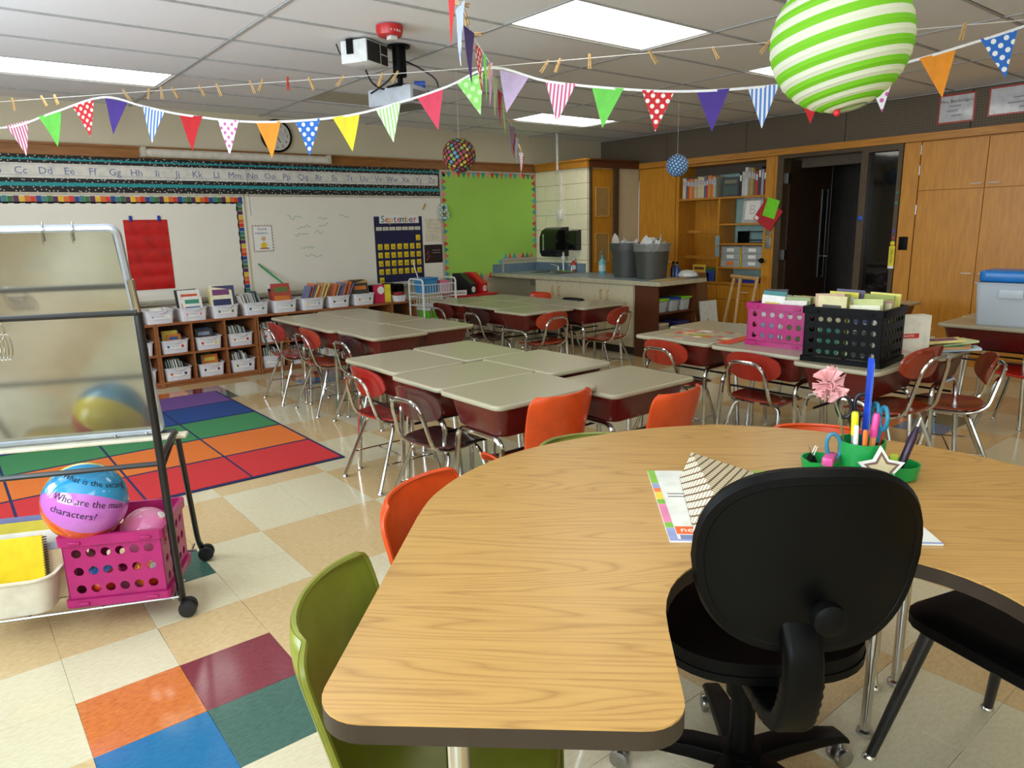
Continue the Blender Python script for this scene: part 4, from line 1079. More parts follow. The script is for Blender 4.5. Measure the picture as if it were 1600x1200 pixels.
# ------------------------------------------------------------------ back wall: whiteboards, alphabet strip, charts
YW = YB
WB = mat('whiteboard', (232,227,212), .32, var=.01, vs=3)
for k, (x0, x1, lb) in enumerate(((-1.2,2.50,'left whiteboard edged with a bright patterned border'),(2.53,4.93,'right whiteboard with faint green handwriting'))):
    t = thing('whiteboard', lb, 'whiteboard', (0,0,0), 0, 'whiteboards')
    MB().box(x0, YW-.012, .78, x1, YW-.001, 1.80).build('surface', WB, t)
    f = MB(); f.box(x0,YW-.018,1.785,x1,YW-.0125,1.81); f.box(x0,YW-.018,.76,x1,YW-.0125,.785); f.build('frame', mat('board_frame', (190,184,164), .4), t)
    MB().bbox(x0,YW-.075,.742,x1,YW-.019,.757,.004).build('marker_tray', mat('board_tray', (180,176,164), .4, .3), t)
    if k == 1:
        GI = mat('faint_green_marker', (170,192,166), .4)
        rs = random.Random(2)
        for (xx, zz, n_) in ((2.95,1.57,4),(3.30,1.56,3),(3.56,1.57,3),(3.05,1.47,4),(3.30,1.49,3),(3.02,1.38,4),(3.25,1.40,3),(3.08,1.24,4),(3.12,1.15,5)):
            pts = [(xx+.045*j/2, YW-.0128, zz+rs.uniform(-.022,.022)) for j in range(2*n_)]
            MB().tube([tuple(p_) for p_ in catmull(pts, 3)], .0035, 5).build('marker_scribble', GI, t)
    else:
        cols = [(214,60,36),(232,190,60),(60,110,60),(40,70,140),(220,110,40),(90,40,80),(60,130,120)]
        n = 0
        bt = tag(inst('border_trim', None, t))
        x = .05
        while x < 2.455:
            MB().box(x,YW-.0145,1.728,x+.040,YW-.0125,1.776+.004*(n % 2)).build('border_block', col(cols[(n*3) % 7]), bt); MB().box(x,YW-.0142,1.716-.005*(n % 2),x+.042,YW-.0125,1.728).build('border_edge', BLACK, bt); x += .042; n += 1
        z = 1.726
        while z > .80:
            MB().box(2.430-.004*(n % 2),YW-.0145,z-.040,2.476,YW-.0125,z-.002).build('border_block', col(cols[(n*3) % 7]), bt); MB().box(2.418-.005*(n % 2),YW-.0142,z-.042,2.428,YW-.0125,z).build('border_edge', BLACK, bt); z -= .042; n += 1
# alphabet strip
STARS = mat_dots('black_star_border', (28,26,26), (196,190,170), .035, .16, .7, .9)
TEAL = col((40,148,150),.7)
al = thing('alphabet_strip', 'alphabet strip on black and teal borders above the whiteboards', 'banner', (0,0,0))
X0 = -1.2
MB().box(X0,YW-.012,1.81,4.945,YW-.001,2.128).build('backing', STARS, al)
MB().box(X0,YW-.014,2.085,4.93,YW-.0125,2.118).build('teal_band', TEAL, al)
MB().box(X0,YW-.014,1.862,4.93,YW-.0125,1.895).build('teal_band', TEAL, al)
def scallop(z, s, x0, x1, h_):
    mb = MB(); x = x0; n = 0; top = []
    while x < x1:
        for j in range(5): top.append((x+.05*j/5, h_*.55+h_*.45*math.sin(PI*j/5)))
        x += .05
    top.append((x1, h_*.55))
    poly_ = [(a, b) for a, b in top]
    for i in range(len(poly_)-1):
        (a0,b0),(a1,b1) = poly_[i], poly_[i+1]
        mb.add([(a0,YW-.0165,z),(a1,YW-.0165,z),(a1,YW-.0165,z+s*b1),(a0,YW-.0165,z+s*b0)], [(0,1,2,3)])
        mb.add([(a0,YW-.0145,z),(a1,YW-.0145,z),(a1,YW-.0145,z+s*b1),(a0,YW-.0145,z+s*b0)], [(3,2,1,0)])
        mb.add([(a0,YW-.0165,z+s*b0),(a1,YW-.0165,z+s*b1),(a1,YW-.0145,z+s*b1),(a0,YW-.0145,z+s*b0)], [(0,1,2,3)])
    return mb
scallop(1.812, 1, X0, 4.94, .055).build('scalloped_edge', STARS, al); scallop(2.127, -1, X0, 4.94, .03).build('scalloped_edge', STARS, al)
MB().box(X0,YW-.0155,1.932,4.905,YW-.014,2.058).build('letter_strip', mat('letter_strip_gloss', (222,218,206), .12), al)
MB().box(X0,YW-.0158,1.955,4.905,YW-.0156,1.957).build('base_line', BLUEINK, al); MB().box(X0,YW-.0158,2.045,4.905,YW-.0156,2.0465).build('top_line', BLUEINK, al)
PALEB = mat('pale_blue_ink', (106,120,160), .5)
for i in range(26):
    ch = chr(65+i); x = .60+(i-2)*.1832
    text(ch+ch.lower(), .088, PALEB, al, (x,YW-.0160,1.992), RB)
# projection screen housing
ps = thing('projection_screen', 'rolled-up projection screen in a white tube above the alphabet', 'screen', (0,0,0))
MB().tube([(1.60,YW-.09,2.175),(3.42,YW-.09,2.175)], .040, 14).build('housing', mat('screen_housing', (214,208,192), .35), ps)
for x in (1.57,3.43):
    MB().bbox(x-.012,YW-.13,2.135,x+.032,YW-.0,2.225,.006).build('end_cap', mat('screen_cap', (196,188,168), .4), ps)
MB().tube([(2.52,YW-.10,2.14),(2.528,YW-.10,1.80),(2.53,YW-.10,1.59)], .0025, 5).build('pull_cord', DARKROD, ps)
# clock
ck = thing('wall_clock', 'round black-rimmed wall clock behind the orange pennant', 'clock', (2.905,YW,2.405))
MB().lathe([(.155,0),(.165,.01),(.165,.035),(.150,.042),(.146,.03)], 36, cap1=False).xf(Matrix.Rotation(PI/2,4,'X')).build('rim', BLACK, ck)
MB().lathe([(.150,.004),(.150,.028)], 36).xf(Matrix.Rotation(PI/2,4,'X')).build('face', mat('clock_face', (214,210,200), .5), ck)
for k in range(1, 13):
    a = PI/2-k*PI/6; text(str(k), .042, INK, ck, (.115*math.cos(a),-.0285,.115*math.sin(a)), RB, name='numeral')
for ang, ln, w_ in ((math.radians(150),.075,.008),(math.radians(-20),.105,.006)):
    MB().box(-w_/2,-.0325,-.012,w_/2,-.031,ln).xf(Matrix.Rotation(ang,4,'Y')).build('hand', INK, ck)
# red pocket chart
rc = thing('pocket_chart', 'red pocket chart with blue clips on the left whiteboard', 'chart', (0,0,0))
REDP = mat('red_vinyl', (196,26,26), .3, var=.1, vs=14)
MB().box(1.345,YW-.017,.895,1.735,YW-.0135,1.562).build('sheet', REDP, rc)
for k in range(5):
    z = .91+k*.13; MB().shell(lambda u, v: (1.35+.38*u, YW-.0185-.004*math.sin(v*PI), z+.105*v), 4, 4, .0012).build('pocket', REDP, rc)
for x in (1.41,1.66): MB().bbox(x-.014,YW-.034,1.545,x+.014,YW-.0175,1.60,.006).build('clip', col((30,50,150)), rc)
# good readers poster
gp = thing('reading_poster', 'small good readers poster with a dotted border', 'poster', (0,0,0))
MB().box(2.553,YW-.0150,1.215,2.773,YW-.0130,1.495).build('border', mat_dots('poster_border', (90,40,40), (226,214,200), .022, .45), gp)
MB().box(2.568,YW-.0158,1.230,2.758,YW-.0151,1.480).build('sheet', PAPER, gp)
text('Good\nreaders...', .042, BLUEINK, gp, (2.66,YW-.0160,1.433), RB)
MB().sphere((2.668,YW-.0155,1.355), .03, 12, 8, sc=(1,.02,1)).build('drawn_face', col((226,180,140)), gp)
MB().sphere((2.668,YW-.0155,1.285), .035, 12, 8, sc=(1.1,.02,1)).build('drawn_shirt', col((236,196,40)), gp); MB().box(2.625,YW-.0163,1.245,2.72,YW-.0159,1.258).build('drawn_shoes', col((170,90,50)), gp)
# calendar
NAVYV = mat('navy_vinyl', (28,32,74), .4)
ca = thing('calendar_chart', 'navy September calendar pocket chart with yellow date cards', 'calendar', (0,0,0))
MB().box(3.99,YW-.018,.795,4.645,YW-.0135,1.570).build('sheet', NAVYV, ca)
SEP = [(60,130,120),(214,80,50),(232,180,60),(80,90,160),(206,60,80),(60,130,120),(232,180,60),(80,90,160),(206,60,80)]
for k, ch in enumerate('September'): text(ch, .115, col(SEP[k]), ca, (4.105+.055*k,YW-.0215,1.535), RB, ext=.002)
MB().box(4.06,YW-.0195,1.49,4.60,YW-.0185,1.585).build('title_card', PAPER, ca)
for k in range(7):
    MB().box(4.012+.088*k,YW-.0200,1.408,4.088+.088*k,YW-.0182,1.448).build('day_card', PAGES, ca)
    text(['Sun','Mon','Tue','Wed','Thu','Fri','Sat'][k], .024, INK, ca, (4.05+.088*k,YW-.0202,1.428), RB)
YEL = col((232,200,30),.5); n = 1
for r_ in range(6):
    for k in range(7):
        if (r_ == 0 and k < 6) or n > 30: continue
        x, z = 4.05+.088*k, 1.315-.098*r_
        c_ = inst('date_card', cached('datec', lambda: MB().bbox(-.030,-.0012,-.033,.030,.0008,.033,.0004,seg=1).mesh('date_card', YEL)), ca, (x,YW-.0195,z), (0,random.uniform(-.06,.06),0))
        text(str(n), .042, INK, c_, (.004,-.0018,-.008), RB, name='numeral'); n += 1
# sheets, pin, letter
t = thing('worksheet', 'pale drawing taped right of the calendar', 'paper', (0,0,0)); MB().box(4.69,YW-.0145,1.262,4.925,YW-.0130,1.537).build('sheet', mat('pale_sheet', (222,214,190), .6), t)
for k in range(4): MB().tube([(4.72,YW-.0148,1.33+.05*k),(4.80,YW-.0148,1.35+.04*k),(4.89,YW-.0148,1.31+.055*k)], .002, 4).build('drawn_line', col((190,170,160)), t)
t = thing('dark_print', 'black print with red flowers below the pale drawing', 'paper', (0,0,0)); MB().box(4.665,YW-.0145,.998,4.935,YW-.0130,1.222).build('sheet', col((36,24,26),.5), t)
for k in range(5): MB().sphere((4.70+.018*(k % 3),YW-.0146,1.04+.022*k), .010, 8, 6, sc=(1,.05,1)).build('flower', col((190,60,70)), t)
for k in range(2): MB().box(4.78,YW-.0150,1.15-.03*k,4.90,YW-.0146,1.157-.03*k).build('print_line', col((170,150,150)), t)
def clothespin(loc, rot, label, group, c=(206,168,110)):
    t = thing('clothespin', label, 'clothespin', loc, 0, group); t.rotation_euler = rot
    m = col(c, .7)
    def arm(s): return MB().loft([[(s*.0035,-.005,-.05),(s*.0095,-.005,-.05),(s*.0095,.005,-.05),(s*.0035,.005,-.05)],[(s*.0005,-.005,-.01),(s*.0085,-.005,-.01),(s*.0085,.005,-.01),(s*.0005,.005,-.01)],[(s*.0015,-.005,.035),(s*.0065,-.005,.035),(s*.0065,.005,.035),(s*.0015,.005,.035)]], sm=False)
    for s in (-1,1): inst('prong', cached(('prong',s,m.name), lambda: arm(s).mesh('prong', m)), t)
    inst('spring', cached('spr', lambda: MB().tube([(-.006,-.006,0),(-.006,.006,0),(.006,.006,0),(.006,-.006,0)], .0015, 5, closed=True).mesh('spring', STEEL)), t)
    return t
clothespin((4.69,YW-.022,1.69), (0,.5,0), 'wooden clothespin stuck on the whiteboard above the pale drawing', None)
SPOT = mat_dots('spotted_letter', (150,184,176), (240,236,224), .045, .28)
def letter_b(loc, rz, h_, label, m):
    cu = bpy.data.curves.new('b', 'FONT'); cu.body = 'B'; cu.size = h_*1.35; cu.extrude = .012; cu.align_x = 'CENTER'; cu.align_y = 'CENTER'
    tt = bpy.data.objects.new('b', cu); C.objects.link(tt); me = bpy.data.meshes.new_from_object(tt); bpy.data.objects.remove(tt)
    me.transform(Matrix.Rotation(PI/2,4,'X')); me.materials.clear(); me.materials.append(m)
    o = inst('letter_b', me, None, loc, rz); tag(o, label, 'letter'); return o
letter_b((4.955,YW-.05,1.61), 0, .20, 'spotted grey-green letter B hung beside the bulletin board', SPOT)
t = thing('long_pointer', 'green pointer stick leaning on the whiteboard over the bins', 'pointer', (0,0,0))
MB().tube([(2.60,YW-.03,1.075),(2.80,YW-.16,.86)], .011, 8).build('stick', col((50,150,80),.4), t); MB().tube([(2.597,YW-.029,1.078),(2.585,YW-.022,1.092)], .008, 8).build('tip', col((40,120,70),.4), t)
# bulletin board
bb = thing('bulletin_board', 'bright green bulletin board with triangle pennant border', 'bulletin board', (0,0,0))
GPAPER = mat('green_paper', (158,206,84), .75, var=.02, vs=3)
poly_ = [(4.96,.76),(5.88,.76),(5.88,1.00),(6.49,1.00),(6.49,2.125),(4.96,2.125)]
MB().loft([[(x,YW-.012,z) for x,z in poly_],[(x,YW-.001,z) for x,z in poly_]], sm=False).build('paper', GPAPER, bb)
FRM = mat('board_metal', (196,188,166), .4, .2); f = MB()
for q in ((4.93,.73,4.96,2.128),(4.96,.73,5.91,.76),(5.88,.76,5.91,.97),(5.88,.97,6.495,1.0)): f.box(q[0],YW-.02,q[1],q[2],YW-.002,q[3])
f.box(4.96,YW-.02,2.105,6.495,YW-.002,2.128); f.build('frame', FRM, bb)
TC = [(216,96,84),(74,150,160),(230,150,140),(200,60,60),(60,140,120),(220,110,100),(90,170,190)]
k = 0
def tri(p0, p1, p2):
    global k
    mb = MB(); a = [(p[0],YW-.0155,p[1]) for p in (p0,p1,p2)]; b = [(p[0],YW-.0125,p[1]) for p in (p0,p1,p2)]
    mb.loft([a,b], sm=False); mb.build('border_triangle', col(TC[k % 7],.7), bb); k += 1
S = .076
n_ = int((6.49-4.96)/S)
for i in range(n_): x = 4.96+i*S; tri((x,2.105),(x+S-.004,2.105),(x+S/2,2.035))
for i in range(int((2.10-.80)/S)): z = 2.10-i*S; tri((4.962,z),(4.962,z-S+.004),(5.03,z-S/2))
for i in range(int((2.10-1.04)/S)): z = 2.10-i*S; tri((6.488,z),(6.42,z-S/2),(6.488,z-S+.004))
for i in range(int((5.88-4.96)/S)): x = 4.96+i*S; tri((x,.762),(x+S/2,.835),(x+S-.004,.762))
for i in range(int((6.49-5.90)/S)): x = 5.91+i*S; tri((x,1.002),(x+S/2,1.075),(x+S-.004,1.002))
for i in range(3): z = 1.0-i*S; tri((5.878,z),(5.81,z-S/2),(5.878,z-S+.004))

# ------------------------------------------------------------------ sink counter
sc_ = thing('sink_cabinet', 'cream sink cabinet with paired handles below the counter', 'cabinet', (0,0,0))
MB().box(5.75,2.83,.09,6.42,4.46,.775).build('body', CREAMCAB, sc_); MB().box(5.80,2.83,0,6.40,4.46,.09).build('toe_kick', mat('dark_kick', (56,44,32), .6), sc_)
for y0, y1, hy in ((2.84,3.25,3.20),(3.255,3.66,3.31),(3.665,4.06,4.01),(4.065,4.455,4.12)):
    dr = MB().bbox(5.731,y0,.10,5.749,y1,.765,.003,seg=1).build('door', CREAMCAB, sc_)
    MB().tube(fillet([(5.731,hy,.60),(5.700,hy,.60),(5.700,hy,.70),(5.731,hy,.70)], .012, 3), .006, 6).build('handle', mat('tan_handle', (206,168,110), .4), dr)
ctp = thing('counter', 'long grey laminate sink counter with beige edge', 'counter', (0,0,0))
CTOP = mat('counter_laminate', (136,150,156), .35, var=.04, vs=30); CED = mat('counter_edge', (190,182,150), .4)
hx0, hx1, hy0, hy1 = 5.98, 6.36, 4.35, 4.85
c_ = MB()
for q in ((5.70,2.46,hx0,5.32),(hx1,2.46,6.495,5.32),(hx0,2.46,hx1,hy0),(hx0,hy1,hx1,5.32)): c_.box(q[0],q[1],.78,q[2],q[3],.82)
c_.build('worktop', CTOP, ctp)
MB().bbox(5.690,2.45,.776,5.6995,5.32,.821,.003,seg=1).bbox(5.70,2.448,.776,6.495,2.4595,.821,.003,seg=1).build('edge_strip', CED, ctp)
MB().box(6.482,4.34,.8205,6.4995,5.31,.93).box(5.72,5.312,.8205,6.48,5.328,.93).build('backsplash', mat('backsplash_blue', (112,132,146), .4), ctp)
sk = thing('sink', 'steel sink set into the counter', 'sink', (0,0,0))
b_ = MB(); b_.box(hx0+.005,hy0+.005,.66,hx1-.005,hy1-.005,.664)
for q in ((hx0+.002,hy0+.002,hx0+.006,hy1-.002),(hx1-.006,hy0+.002,hx1-.002,hy1-.002),(hx0+.006,hy0+.002,hx1-.006,hy0+.006),(hx0+.006,hy1-.006,hx1-.006,hy1-.002)): b_.box(q[0],q[1],.66,q[2],q[3],.82)
b_.build('basin', STEEL, sk)
MB().tube(fillet([(hx0,hy0,.823),(hx1,hy0,.823),(hx1,hy1,.823),(hx0,hy1,.823),(hx0,hy0,.823)], .03, 4), .008, 6).build('rim', STEEL, sk)
BRIGHT = mat('bright_faucet', (220,222,220), .25, .5)
fc = thing('faucet', 'tall chrome gooseneck faucet with lever handles at the sink', 'faucet', (6.40,4.60,.8205))
MB().bbox(-.035,-.12,0,.035,.18,.02,.008).build('base_plate', CHROME, fc)
MB().tube(fillet([(0,.06,.02),(0,.06,.25),(-.12,-.07,.25),(-.14,-.09,.215)], .04, 6), .013, 10).build('spout', BRIGHT, fc)
MB().lathe([(.028,0),(.030,.03),(.018,.05)], 14, c=(-.14,-.09,.165)).build('aerator', mat('pale_aerator', (196,204,196), .2), fc)
for y in (-.10,.16): 
    MB().tube([(0,y,.02),(0,y,.07)], .014, 10).tube([(0,y,.07),(-.08,y+(.06 if y > 0 else -.02),.10)], .008, 8).build('lever', BRIGHT, fc)
def bottle(x, y, z, s, c, cc, label, neck=.4):
    t = thing('pump_bottle', label, 'bottle', (x,y,z), .4)
    MB().lathe([(.03*s,0),(.034*s,.006*s),(.034*s,.10*s),(.026*s,.125*s),(.012*s,.14*s),(.012*s,.152*s)], 18).build('bottle', c, t)
    MB().lathe([(.015*s,.153*s),(.015*s,.168*s),(.005*s,.17*s),(.005*s,.20*s)], 12).tube([(.008*s,0,.203*s),(-.034*s,0,.200*s)], .006*s, 8).build('pump', cc, t)
    MB().lathe([(.0345*s,.03*s),(.0345*s,.085*s)], 18, cap0=False, cap1=False).build('label_wrap', mat('wrap_'+c.name, (196,214,210), .4), t)
bottle(6.452, 4.52, .8205, 1.0, mat('red_soap', (190,52,44), .2), WHITE, 'small red soap bottle with white pump by the faucet')
bottle(6.30, 3.85, .8205, 1.35, mat_clear('aqua_gel', (120,190,196), .1, .85), col((60,140,150),.3), 'clear hand sanitizer pump bottle left of the grey waste bins')
def waste_bin(x, y, label, clear):
    t = thing('waste_bin', label, 'waste bin', (x,y,.8205), 0, 'grey waste bins on the counter')
    m = mat('grey_bin', (72,72,66), .45, var=.04)
    MB().lathe([(.155,0),(.16,.004),(.195,.36),(.205,.362),(.205,.38),(.192,.38),(.188,.35),(.15,.01)], 32, cap1=True).build('body', m, t)
    BG = mat_clear('bag_film', (226,226,220), .15, .22)
    MB().lathe([(.2065,.30),(.2085,.34),(.2085,.383),(.19,.386),(.185,.34)], 32, cap0=False, cap1=False).build('bag_rim', BG if clear else m, t)
    return t
waste_bin(6.18, 3.33, 'left dark grey waste bin on the counter', False); waste_bin(6.10, 2.90, 'right dark grey waste bin with clear bag on the counter', True)
rng2 = random.Random(3)
for k in range(11):
    x, y = (6.18,3.33) if k < 5 else (6.10,2.90)
    x += rng2.uniform(-.07,.07); y += rng2.uniform(-.09,.09)
    w_, h_ = rng2.uniform(.17,.24), rng2.uniform(.17,.25); cu_ = rng2.uniform(.02,.05)
    mb = MB().shell(lambda u, v: ((u-.5)*w_, cu_*math.sin(u*3+v)+.02*math.sin(7*u+k)*math.sin(5*v+k), v*h_*(.8+.2*math.sin(4*u+k))), 6, 5, .0012)
    o = mb.build('crumpled_paper', PAPER if k % 3 else mat('shiny_film', (222,222,220), .12), None, (x,y,1.075)); o.rotation_euler = (rng2.uniform(-.75,.75),rng2.uniform(-.3,.3),rng2.uniform(0,3))
    tag(o, 'crumpled white sheet sticking out of the %s waste bin' % ('left' if k < 5 else 'right'), 'paper', 'papers in the waste bins')
# towel dispenser, soap dispenser, cable raceway on the block wall
td = thing('towel_dispenser', 'black wall-mounted paper towel dispenser', 'dispenser', (6.50,4.82,1.02))
mb = MB(); pr = [(0,0),(-.20,0),(-.235,.06),(-.235,.25),(-.20,.33),(-.12,.375),(0,.38)]
mb.loft([[(x,y,z) for x,z in pr] for y in (-.16,-.155,.155,.16)], sm=False); mb.build('cover', mat('gloss_black', (18,18,18), .15), td)
MB().box(-.2365,.07,.08,-.2352,.10,.29).build('sight_window', mat('sight', (150,150,130), .2), td)
MB().box(-.18,-.14,-.008,-.05,.14,-.0005).build('paper_slot', STEEL, td)
sd = thing('soap_dispenser', 'smaller black soap dispenser right of the towel dispenser', 'dispenser', (6.50,4.50,1.10))
mb = MB(); pr = [(0,0),(-.09,.0),(-.11,.05),(-.11,.2),(-.08,.25),(0,.26)]
mb.loft([[(x,y,z) for x,z in pr] for y in (-.075,-.07,.07,.075)], sm=False); mb.build('cover', mat('gloss_black', (18,18,18), .15), sd)
MB().bbox(-.125,-.03,.02,-.1105,.03,.07,.006).build('push_bar', BLACK, sd)
rw = thing('cable_raceway', 'white cable raceway dropping from the ceiling to a wall box', 'raceway', (0,0,0))
MB().box(6.425,4.79,2.236,6.4445,4.812,2.585).box(6.425,4.79,2.125,6.4445,4.812,2.236).box(6.48,4.79,1.62,6.4995,4.812,2.128).build('channel', WHITE, rw)
MB().bbox(6.455,4.76,1.50,6.4995,4.84,1.62,.006).build('outlet_box', WHITE, rw)
# dark bookcase at the end of the counter
be = thing('dark_bookcase', 'dark walnut bookcase at the end of the sink counter', 'bookcase', (0,0,0))
MB().box(5.735,2.50,0,5.757,2.82,.772).build('side_panel', WALNUT, be); MB().box(6.36,2.50,0,6.382,2.82,.772).build('side_panel', WALNUT, be)
MB().box(5.757,2.80,.05,6.36,2.82,.755).build('back_panel', WALNUT, be)
for z in (.755,.47,.05): MB().box(5.757,2.502,z,6.36,2.80,z+.017).build('shelf', WALNUT, be)
MB().box(5.757,2.51,0,6.36,2.53,.05).build('kick', WALNUT, be)
CLR = mat_clear('clear_box', (200,206,204), .12, .55)
for k, (x, c) in enumerate(((5.87,(130,196,40)),(6.06,(36,70,170)),(6.25,(130,196,40)))):
    t = thing('lidded_box', ['clear box with lime lid at left of the dark bookcase shelf','clear box with blue lid on the dark bookcase shelf','clear box with lime lid at right of the dark bookcase shelf'][k], 'box', (x,2.63,.4875), 0, 'clear lidded boxes')
    tub(MB(), .15, .2, .12, .012, .02, .003, .003).build('body', CLR, t); MB().bbox(-.088,-.112,.121,.088,.112,.145,.006).build('lid', col(c,.35), t); MB().box(-.05,-.08,.006,.05,.08,.06).build('contents', col((120,110,110)), t)
for k, (x, w_, h_, c, z, lb) in enumerate(((5.88,.17,.22,(170,34,60),.0675,'red box on the bottom shelf of the dark bookcase'),(6.05,.14,.23,(110,180,40),.0675,'green flowered box on the bottom shelf of the dark bookcase'),(6.22,.17,.30,(28,30,70),.0675,'navy box on the bottom shelf of the dark bookcase'),(5.88,.15,.08,(150,140,120),.289,'grey carton on top of the red box'))):
    t = thing('storage_box', lb, 'box', (x,2.65,z)); MB().bbox(-w_/2,-.12,0,w_/2,.12,h_-.03,.004).build('body', mat_dots('green_flower', (60,110,30), (150,220,60), .04, .4) if k == 1 else col(c), t); MB().bbox(-w_/2-.004,-.125,h_-.029,w_/2+.004,.125,h_,.004).build('lid', col(tuple(int(min(255,v*1.15+14)) for v in c)), t)
t = thing('cardboard_sheet', 'brown cardboard sheet lying on the counter end', 'cardboard', (6.05,2.62,.8205), .2)
MB().box(-.22,-.13,0,.24,.10,.004).build('lower_sheet', col((190,150,84),.8), t); MB().box(-.15,-.10,.0045,.26,.09,.008).build('upper_sheet', col((200,176,120),.8), t)
t = thing('white_bag', 'white plastic bag slumped on the counter end', 'bag', (6.38,2.62,.8290), .3)
mb = MB(); rb = random.Random(8); rings = []
for z, r in ((0,.10),(.015,.12),(.045,.115),(.07,.08),(.078,.02)): rings.append([(r*1.0*math.cos(2*PI*j/14)*rb.uniform(.85,1.15), r*.9*math.sin(2*PI*j/14)*rb.uniform(.85,1.15), z) for j in range(14)])
mb.loft(rings); mb.build('body', mat('white_film', (226,224,220), .3), t)
for k, (c, lb) in enumerate((((36,70,130),'blue spray bottle right of the waste bins'),((40,40,46),'black bottle right of the waste bins'))):
    t = thing('cleaner_bottle', lb, 'bottle', (6.34+.03*k,2.74-.0*k+.075*(k),.8205+.0)); MB().lathe([(.030,0),(.032,.1),(.014,.13),(.014,.15)], 14).build('bottle', col(c,.3), t); MB().lathe([(.016,.151),(.016,.175)], 10).build('cap', BLACK, t)

# ------------------------------------------------------------------ contents of the built-in bookcase
rng = random.Random(21)
def spine_row(y0, n, x, z, hs, cols, label, group, step=.03):
    y = y0
    for k in range(n):
        t_ = rng.uniform(step*.6, step*1.1); h_ = rng.uniform(*hs); c = cols[k % len(cols)]
        mb = MB(); d_ = .19
        mb.box(0,-t_,0,d_,0,h_,0); mb.box(.004,-t_+.002,.004,d_+.0005,-.002,h_+.0005,1)
        mb.box(-.0006,-t_*.8,h_*.62,0,-t_*.2,h_*.86,2)
        o = mb.build('book', [col(c), PAGES, col(tuple(255-int(v*.4) for v in c))], None, (x,y,z)); tag(o, cname(c)+' '+label, 'book', group); y -= t_+.002
    return y
spine_row(3.60, 19, 7.50, 1.7135, (.23,.27), [(206,190,150),(220,206,170),(60,110,150),(190,60,40),(216,150,70),(206,130,60),(210,110,60),(206,180,140),(170,170,150),(216,196,150)], 'tall textbook in the left row on the top bookcase shelf', 'books on the top shelf', .03)
for k in range(1):
    o = inst('book', book_mesh(.2, .23, .02, (40,44,46), .4, ((60,80,70),(120,120,90))), None, (7.56,2.93,1.7135), (0,0,-PI/2+.25)); tag(o, 'dark picture book facing out on the top shelf', 'book')
spine_row(2.77, 10, 7.50, 1.7135, (.26,.33), [(34,34,40),(200,196,190),(206,206,206),(150,140,120),(190,150,60),(96,110,90),(190,50,40),(60,60,70),(160,160,170),(120,40,40)], 'binder or book in the right row on the top bookcase shelf', 'books on the top shelf', .036)
t = thing('framed_letter', 'silver framed letter on the second bookcase shelf', 'picture', (7.52,2.60,1.3965)); t.rotation_euler = (0,math.radians(8),0)
f = MB(); f.box(0,-.13,0,.015,.13,.30); f.build('frame', mat('silver_frame', (190,190,186), .3, .4), t); MB().box(-.002,-.095,.04,-.0002,.095,.26).build('sheet', PAPER, t); text('B', .16, col((206,196,190)), t, (-.0025,0,.15), RR)
t = thing('paper_tray', 'black letter tray on the third bookcase shelf', 'tray', (7.55,2.62,1.1615))
for k in range(2): MB().box(0,-.18,.03+.10*k,.24,.18,.036+.10*k).build('tray_level', BLACK, t)
for y in (-.17,.17): MB().box(0,y-.004,0,.24,y+.004,.14).build('side', BLACK, t)
for k, y in enumerate((2.86,2.56)):
    t = thing('drawer_unit', ('left' if k == 0 else 'right')+' clear three-drawer unit on the bookcase', 'drawer unit', (7.51,y,.8795), 0, 'clear drawer units')
    f = MB(); 
    for q in ((-.13,-.126),(.126,.13)): f.box(0,q[0],0,.22,q[1],.245)
    for z in (0,.08,.16,.241): f.box(0,-.126,z,.22,.126,z+.004)
    f.build('frame', mat('white_plastic_frame', (214,214,208), .3), t)
    for j in range(3):
        dr = MB().box(.002,-.122,.006+.08*j,.20,.122,.076+.08*j).build('drawer', mat_clear('drawer_clear', (176,180,176), .15, .8), t)
        MB().box(-.001,-.05,.02+.08*j,.0015,.05,.06+.08*j).build('tag_card', PAPER if not (k == 0 and j == 0) else col((230,120,40)), dr)
t = thing('yellow_folder', 'yellow folder between the two clear drawer units', 'folder', (7.51,2.712,.8795)); MB().box(0,-.006,0,.2,.006,.22).build('cover', col((214,190,50)), t); MB().box(.003,-.004,.22,.2,.004,.224).build('pages', PAGES, t)
t = thing('blue_folder_stack', 'stack of blue folders on the lowest bookcase shelf', 'folders', (7.52,2.62,.6905))
for k in range(4): MB().box(.0,-.16+.01*k,.012*k,.24,.14-.008*k,.010+.012*k).build('folder', col((28,60,170)), t)
for k, (y, c, h_, lb) in enumerate(((3.33,(222,190,60),.20,'yellow picture book leaning in the left bookcase niche'),(3.13,(60,100,40),.17,'yellow and green book leaning in the left bookcase niche'),(3.22,(206,140,90),.10,'orange cup-like book low in the left niche'),(3.14,(40,70,160),.13,'blue star shape in the left bookcase niche'))):
    o = inst('book', book_mesh(.2 if k < 2 else .12, h_, .01, c, .5, ((206,120,80),(120,60,40)) if k == 0 else None), None, (7.53-.03*(k > 1),y,.6905+(.06 if k < 2 else .0)), (0,0,-PI/2)); 
    tag(o, lb, 'book'); o.location.z = .6905
t = thing('hanging_cards', 'pair of grey-blue picture cards taped to the bookcase divider', 'cards', (7.47,3.023,1.0))
for k in range(2): MB().box(-.003,-.03,.0+.13*k,.004,.03,.12+.13*k).build('card', col((140,164,170)), t)
t = thing('switch_plates', 'two steel wall plates beside the door frame', 'plates', (7.474,2.335,1.10))
for k in range(2): MB().bbox(-.008,-.04,.0+.15*k,-.0005,.04,.13+.15*k,.003).build('plate', mat('plate_grey', (150,150,134), .35, .5), t)
hb = thing('clipboard_sign', 'red folder with a lime note hanging askew on the door jamb', 'folder', (7.45,2.33,1.52)); hb.rotation_euler = (math.radians(35),0,0)
